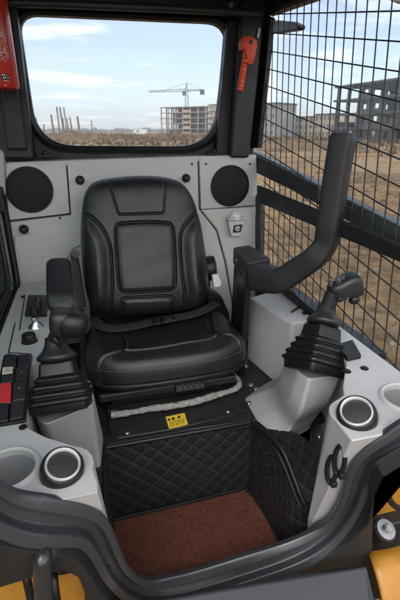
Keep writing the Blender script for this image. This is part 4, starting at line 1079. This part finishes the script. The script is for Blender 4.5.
for i in range(420):
    px = random.uniform(-60, 520); d = random.uniform(520, 800); p = GR(px, d); s = random.uniform(1.6, 3.4)
    for k in range(3): stone(tr, p+V((random.uniform(-4, 4), random.uniform(-4, 4), s*.5)), s*random.uniform(.7, 1.2))
tr.build('treeline', mat('far_bush_green_brown', (.15, .14, .12), .95, var=.4, vscale=.05, spec=.1), None, smooth=False, kind='stuff')
# earth mounds on the site
EM = mat('mound_earth', (.155, .105, .066), .95, var=.45, vscale=.9, spec=.1, bump=1, bscale=4)
for k, (px, d, w, hgt, lab) in enumerate(((74, 92, 9, 1.5, 'low brown earth mound in front of the row of slim piles'), (150, 120, 7, 1.0, 'small brown earth mound to the crane side of the piles, before the shell'), (196, 150, 12, 1.1, 'grey brown spoil heap at the foot of the concrete shell under the crane'), (300, 46, 9, 1.0, 'wide spoil heap in front of the tan low block, seen through the mesh'))):
    c = GR(px, d); vs = []; fs = []; n, mm = 26, 48
    for j in range(n+1):
        for i in range(mm):
            q = 2*math.pi*i/mm; r = w*(j/n)*(1+.18*math.sin(q*3+k)+.1*math.sin(q*7)); z = hgt*(1-(j/n)**1.5)*(1+.35*math.sin(r*1.9+q*4+k)*.6+.2*math.sin(r*5+q*9))
            vs.append(c+V((r*math.cos(q), r*math.sin(q)*.6, z-.25)))
    for j in range(n):
        for i in range(mm): i2 = (i+1) % mm; fs.append((j*mm+i, (j+1)*mm+i, (j+1)*mm+i2, j*mm+i2))
    MB().add(vs, fs).build('earth_mound', EM, None, auto=False, label=lab, category='earth mound', group='earth mounds on the site')

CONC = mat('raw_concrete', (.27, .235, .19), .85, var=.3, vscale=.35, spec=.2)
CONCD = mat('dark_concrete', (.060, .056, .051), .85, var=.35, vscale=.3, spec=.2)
BRICKT = mat('tan_block_infill', (.36, .25, .13), .9, var=.3, vscale=.6, spec=.1)
GREYW = mat('grey_render', (.22, .22, .215), .85, var=.25, vscale=.3, spec=.2)
TANW = mat('tan_render', (.33, .27, .20), .85, var=.3, vscale=.25, spec=.2)
GLZ = mat('dark_window_glass', (.07, .075, .08), .3)
def frame_building(name, label, A, B, depth, height, floors, bays, dbays, mats, infill, cat='building', seed=1, group=None):
    rnd = random.Random(seed)
    t = thing(name, label, cat, group=group)
    u = (B-A); L = u.length; u.normalize(); v = V((-u.y, u.x, 0));
    if v.dot(A) < 0: v = -v
    R = Matrix((u, v, V((0, 0, 1)))).transposed(); fh = height/floors
    P = lambda a, d, z: A+u*a+v*d+V((0, 0, z))
    for f in range(1, floors+1): MB().box(P(L/2, depth/2, f*fh-.15), (L+.8, depth+.8, .32), R).build('floor_slab', mats[0], t, smooth=False)
    for i in range(bays+1):
        for j in range(dbays+1):
            MB().box(P(.3+(L-.6)*i/bays, .3+(depth-.6)*j/dbays, height/2-.3), (.5, .5, height-.02), R).build('column', mats[0], t, smooth=False)
    for f in range(floors):
        for i in range(bays):
            for j in range(dbays+1):
                q = infill(f, i, j, rnd)
                if q is None: continue
                mm, lo, hi, op = q
                a0 = .55+(L-.6)*i/bays; a1 = .05+(L-.6)*(i+1)/bays; d = .3+(depth-.6)*j/dbays; w = a1-a0; zz0 = f*fh+.0; hh = fh-.33
                mb = MB()
                if op:                     # a wall with an opening
                    mb.box(P(a0+w*.15, d, zz0+hh/2), (w*.3, .22, hh), R); mb.box(P(a1-w*.15, d, zz0+hh/2), (w*.3, .22, hh), R)
                    mb.box(P((a0+a1)/2, d, zz0+hh*.14), (w*.4, .22, hh*.28), R); mb.box(P((a0+a1)/2, d, zz0+hh*.92), (w*.4, .22, hh*.16), R)
                else: mb.box(P((a0+a1)/2, d, zz0+(lo+hi)/2*hh), (w, .22, hh*(hi-lo)), R)
                mb.build('infill_wall', mm, t, smooth=False)
    return t, P, R, L, fh
A, B = GR(161, 236), GR(206, 222)
hgt = HD_(186, 106.5, 228).z-GZ
def inf1(f, i, j, r):
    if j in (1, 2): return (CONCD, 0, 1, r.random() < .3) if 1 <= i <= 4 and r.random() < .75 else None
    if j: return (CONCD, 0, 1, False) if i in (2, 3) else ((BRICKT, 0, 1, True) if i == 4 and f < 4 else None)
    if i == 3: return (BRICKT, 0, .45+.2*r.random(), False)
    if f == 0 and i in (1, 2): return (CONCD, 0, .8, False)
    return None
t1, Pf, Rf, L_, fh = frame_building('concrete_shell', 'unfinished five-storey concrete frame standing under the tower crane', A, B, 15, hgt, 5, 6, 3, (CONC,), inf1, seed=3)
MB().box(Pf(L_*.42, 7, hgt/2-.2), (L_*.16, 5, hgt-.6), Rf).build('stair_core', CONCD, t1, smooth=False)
t2, *_ = frame_building('concrete_shell', 'slim unfinished concrete frame at the right edge of the rear window, beside the crane building', GR(208.5, 200), GR(222, 198), 12, HD_(215, 104, 199).z-GZ, 5, 3, 2, (CONC,), lambda f, i, j, r: (TANW, 0, 1, True) if j in (0, 2) and i < 2 else None, seed=5)
# big dark shell on the right
A, B = GR(333, 92), GR(440, 74)
hR = HD_(333, 86.5, 92).z-GZ
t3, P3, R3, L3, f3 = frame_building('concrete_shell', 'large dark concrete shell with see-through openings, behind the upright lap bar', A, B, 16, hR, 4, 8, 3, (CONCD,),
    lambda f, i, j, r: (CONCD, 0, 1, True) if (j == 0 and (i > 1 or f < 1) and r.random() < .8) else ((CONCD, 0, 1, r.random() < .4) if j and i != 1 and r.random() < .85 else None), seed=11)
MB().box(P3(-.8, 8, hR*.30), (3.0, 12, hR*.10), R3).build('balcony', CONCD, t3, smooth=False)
# lower blocks between
def block(label, a, b, D0, D1, ytop, wallm, floors, bays, depth=10):
    t = thing('apartment_block', label, 'building', group='low blocks beyond the site')
    A, B = GR(a, D0), GR(b, D1); u = B-A; L = u.length; u.normalize(); v = V((-u.y, u.x, 0)); v = v if v.dot(A) > 0 else -v
    R = Matrix((u, v, V((0, 0, 1)))).transposed(); H = HD_(a, ytop, D0).z-GZ; P = lambda x, d, z: A+u*x+v*d+V((0, 0, z))
    MB().box(P(L/2, depth/2, H/2), (L, depth, H), R).build('wall', wallm, t, smooth=False)
    MB().box(P(L/2, depth/2, H+.12), (L+.5, depth+.5, .25), R).build('roof', CONCD, t, smooth=False)
    for f in range(floors):
        for i in range(bays):
            w = MB().box(P(L*(i+.5)/bays, -.02, H*(f+.55)/floors), (L/bays*.42, .12, H/floors*.45), R).build('window', GLZ, t, smooth=False)
block('grey four-storey block seen just beside the dark mesh frame', 252, 275, 135, 130, 104.5, GREYW, 4, 4)
block('long low tan block between the grey block and the big dark shell', 277, 313, 150, 140, 118, TANW, 3, 8)
block('pale tan block half hidden behind the top of the lap bar', 314, 334, 128, 122, 115, TANW, 3, 5)
# tower crane
CR = mat('crane_steel', (.055, .05, .046), .5, var=.2, vscale=.2)
D = 262; tcn = thing('tower_crane', 'tower crane with long jib rising behind the unfinished concrete frame', 'crane', GR(187, D)); base = GR(187, D)
Hm = HD_(187, 91.5, D).z-GZ; side_ = V((math.cos(YAW), -math.sin(YAW), 0)).normalized(); dep = V((-side_.y, side_.x, 0))
Z3 = V((0, 0, 1))
m = MB()
for sx in (-.8, .8):
    for sy in (-.8, .8): m.tube([side_*sx+dep*sy, side_*sx+dep*sy+Z3*Hm], .16, 5)
for k in range(int(Hm/1.6)):
    s = 1 if k % 2 else -1; m.tube([side_*-.8*s+dep*-.8+Z3*k*1.6, side_*.8*s+dep*-.8+Z3*(k+1)*1.6], .10, 4)
m.build('mast', CR, tcn, smooth=False)
sc1 = D/F
def lat(name, x0, x1, z0, z1, hgt):
    mb = MB(); a = side_*x0+Z3*z0; b_ = side_*x1+Z3*z1
    for o_ in (V((0, 0, 0)), Z3*hgt): mb.tube([a+o_, b_+o_*(.5)], .15, 5)
    n = 16
    for k in range(n): mb.tube([a.lerp(b_, k/n)+Z3*(hgt*(1-.5*k/n) if k % 2 else 0), a.lerp(b_, (k+1)/n)+Z3*(0 if k % 2 else hgt*(1-.5*(k+1)/n))], .09, 4)
    return mb.build(name, CR, tcn, smooth=False)
lat('jib', 0, -34*sc1, Hm, Hm-.6*sc1, 1.3); lat('counter_jib', 0, 15.5*sc1, Hm, Hm+.8*sc1, .9)
MB().box(side_*14*sc1+Z3*(Hm-.3), (2.6, 1.5, 2.6), Matrix.Rotation(-YAW, 3, 'Z')).build('counterweight', CONCD, tcn, smooth=False)
MB().box(side_*-1.3+Z3*(Hm-.9), (2.2, 1.6, 2.3), Matrix.Rotation(-YAW, 3, 'Z')).build('cabin', CR, tcn, smooth=False)
m = MB(); ap = Z3*(Hm+7*sc1); m.tube([side_*-.7+Z3*Hm, ap], .18, 5); m.tube([side_*.7+Z3*Hm, ap], .18, 5); m.build('apex', CR, tcn, smooth=False)
m = MB(); m.tube([ap, side_*-22*sc1+Z3*(Hm+.2)], .07, 4); m.tube([ap, side_*14*sc1+Z3*(Hm+.8)], .07, 4); m.build('tie_rod', CR, tcn, smooth=False)
# slim piles standing on the site
PIL = mat('weathered_pile', (.13, .105, .085), .9, var=.3, vscale=1)
pil = [(36, 117.5, 95, .10, 'thin short pile beside the rear window edge, first of the row'), (43, 124, 90, .12, 'lowest stub among the slim piles'), (51, 114.5, 90, .17, 'thick dark pile standing alone, just before the close trio'),
       (56.4, 106.5, 92, .14, 'tallest slim pile, first of the close trio'), (60.2, 107.2, 91, .16, 'middle pile of the close trio'), (63.8, 107.4, 93, .12, 'last pile of the close trio'),
       (62.3, 118, 88, .12, 'short stub at the foot of the close trio'), (66.8, 118, 94, .11, 'thin pale pile just beyond the close trio'), (70.2, 117.2, 90, .14, 'short dark pile midway between the trio and the next thick pile'),
       (77.6, 116.4, 88, .19, 'thickest dark pile, crane side of the trio'), (91, 120.5, 96, .11, 'short pale pile standing apart from the rest, nearest the crane')]
for px, py, D, r, lab in pil:
    t = HD_(px, py, D); MB().tube([V((t.x, t.y, GZ-.4)), V((t.x+.05, t.y, (t.z+GZ)/2)), V((t.x+random.uniform(-.1, .1), t.y, t.z))], r, 8).build('pile_post', PIL, None, label=lab, category='pile', group='slim piles standing on the site')
# still, slightly dusty air over the site
hz = MB().box((0, 350, 9), (1300, 1500, 0), None) if False else MB()
hz.box((0, 300, (GZ-1.5+34)/2), (1500, 1500, 34-(GZ-1.5)))
hm_ = bpy.data.materials.new('thin_dusty_air'); hm_.use_nodes = True; hn = hm_.node_tree; hn.nodes.clear()
ho = hn.nodes.new('ShaderNodeOutputMaterial'); hv = hn.nodes.new('ShaderNodeVolumePrincipled'); hv.inputs['Density'].default_value = .0008; hv.inputs['Color'].default_value = (.92, .94, .97, 1); hv.inputs['Anisotropy'].default_value = .2
hn.links.new(hv.outputs[0], ho.inputs['Volume'])
hz.build('haze', hm_, None, smooth=False, kind='stuff')
# parked site vehicles far away: small cabins
for px, D, c, lab in ((140, 210, (.45, .46, .48), 'tiny pale site cabin far off between piles and concrete shell'), (225, 160, (.30, .36, .44), 'small bluish site cabin at the rear window corner')):
    p = GR(px, D); t = thing('site_cabin', lab, 'cabin', p)
    MB().box((0, 0, 1.2), (6, 2.4, 2.2)).build('wall', mat('cabin_paint_%d' % px, c, .6), t, smooth=False)
    MB().box((0, 0, 2.36), (6.2, 2.6, .12)).build('roof', GREYW, t, smooth=False)
    MB().box((-1.2, -1.22, 1.3), (1.0, .06, .8)).build('window', GLZ, t, smooth=False)

# ================================================================== SKY, SUN
SUN_EL, SUN_AZ = math.radians(48), math.radians(215)       # azimuth from +Y, clockwise: behind the camera
wd = bpy.data.worlds.new('World'); S.world = wd; wd.use_nodes = True; nt = wd.node_tree; bg = nt.nodes['Background']
sky = nt.nodes.new('ShaderNodeTexSky'); sky.sky_type = 'NISHITA'; sky.sun_disc = False; sky.sun_elevation = SUN_EL; sky.sun_rotation = SUN_AZ
sky.air_density = 1.0; sky.dust_density = .7; sky.ozone_density = 3.0; sky.altitude = 50
tc = nt.nodes.new('ShaderNodeTexCoord'); sx = nt.nodes.new('ShaderNodeSeparateXYZ'); nt.links.new(tc.outputs['Generated'], sx.inputs[0])
def MA(op, a, b_=None, cl=False):
    n = nt.nodes.new('ShaderNodeMath'); n.operation = op; n.use_clamp = cl
    for i, q in enumerate((a, b_)):
        if q is None: continue
        if hasattr(q, 'is_output'): nt.links.new(q, n.inputs[i])
        else: n.inputs[i].default_value = q
    return n.outputs[0]
zz = MA('ADD', MA('MAXIMUM', sx.outputs[2], 0.0), .10)
cb = nt.nodes.new('ShaderNodeCombineXYZ'); nt.links.new(MA('DIVIDE', sx.outputs[0], zz), cb.inputs[0]); nt.links.new(MA('DIVIDE', sx.outputs[1], zz), cb.inputs[1])
mp_ = nt.nodes.new('ShaderNodeMapping'); mp_.inputs['Scale'].default_value = (.55, 1.0, 1); mp_.inputs['Location'].default_value = (1.3, .35, 0); mp_.inputs['Rotation'].default_value = (0, 0, .2); nt.links.new(cb.outputs[0], mp_.inputs[0])
cn = nt.nodes.new('ShaderNodeTexNoise'); cn.inputs['Scale'].default_value = 1.5; cn.inputs['Detail'].default_value = 9; cn.inputs['Roughness'].default_value = .55; cn.inputs['Distortion'].default_value = .35
nt.links.new(mp_.outputs[0], cn.inputs['Vector'])
cr_ = nt.nodes.new('ShaderNodeValToRGB'); cr_.color_ramp.elements[0].position = .54; cr_.color_ramp.elements[1].position = .78; cr_.color_ramp.elements[0].color = (0, 0, 0, 1); cr_.color_ramp.elements[1].color = (1, 1, 1, 1)
nt.links.new(cn.outputs['Fac'], cr_.inputs['Fac'])
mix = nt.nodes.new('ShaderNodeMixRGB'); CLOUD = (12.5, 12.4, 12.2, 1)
fill_cloud = MA('MULTIPLY', MA('ADD', MA('MULTIPLY', sx.outputs[1], -1.6), -.12, True), MA('ADD', MA('MULTIPLY', cn.outputs['Fac'], 1.3), .25, True), True)   # unseen cloud across the sky behind the camera, added to brighten the cab
nt.links.new(MA('MAXIMUM', MA('MULTIPLY', cr_.outputs[0], .42), fill_cloud), mix.inputs[0]); nt.links.new(sky.outputs[0], mix.inputs[1]); mix.inputs[2].default_value = CLOUD
veil = nt.nodes.new('ShaderNodeMixRGB'); veil.inputs[0].default_value = .60; veil.inputs[2].default_value = (2.75, 2.8, 3.3, 1)     # thin high haze
nt.links.new(sky.outputs[0], veil.inputs[1]); nt.links.new(veil.outputs[0], mix.inputs[1])
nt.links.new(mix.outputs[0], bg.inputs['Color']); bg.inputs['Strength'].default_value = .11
sl = bpy.data.lights.new('sun', 'SUN'); sl.energy = .9; sl.angle = math.radians(45); sl.color = (1, .96, .90)
so = bpy.data.objects.new('sun', sl); COL.objects.link(so)
d = V((math.sin(SUN_AZ)*math.cos(SUN_EL), math.cos(SUN_AZ)*math.cos(SUN_EL), math.sin(SUN_EL)))
so.rotation_euler = d.to_track_quat('Z', 'Y').to_euler(); so.location = d*20
S.view_settings.view_transform = 'Standard'; S.view_settings.look = 'None'; S.view_settings.exposure = 1.28; S.view_settings.gamma = 1; S.view_settings.use_curve_mapping = False
S.cycles.max_bounces = 10; S.cycles.transparent_max_bounces = 16; S.cycles.diffuse_bounces = 5
S.cycles.use_denoising = True

# ================================================================== put every Empty at the base of its thing
for o in list(COL.objects):
    if o.type == 'EMPTY' and o.parent is None and o.location.length < 1e-6:
        pts = []
        def walk(q):
            for ch in q.children:
                if ch.type == 'MESH': pts.extend((V(c) for c in ch.bound_box))
                walk(ch)
        walk(o)
        if not pts: continue
        lo = V([min(p[i] for p in pts) for i in range(3)]); hi = V([max(p[i] for p in pts) for i in range(3)])
        bpt = V(((lo.x+hi.x)/2, (lo.y+hi.y)/2, lo.z)); o.location = bpt
        for ch in o.children: ch.location = ch.location - bpt
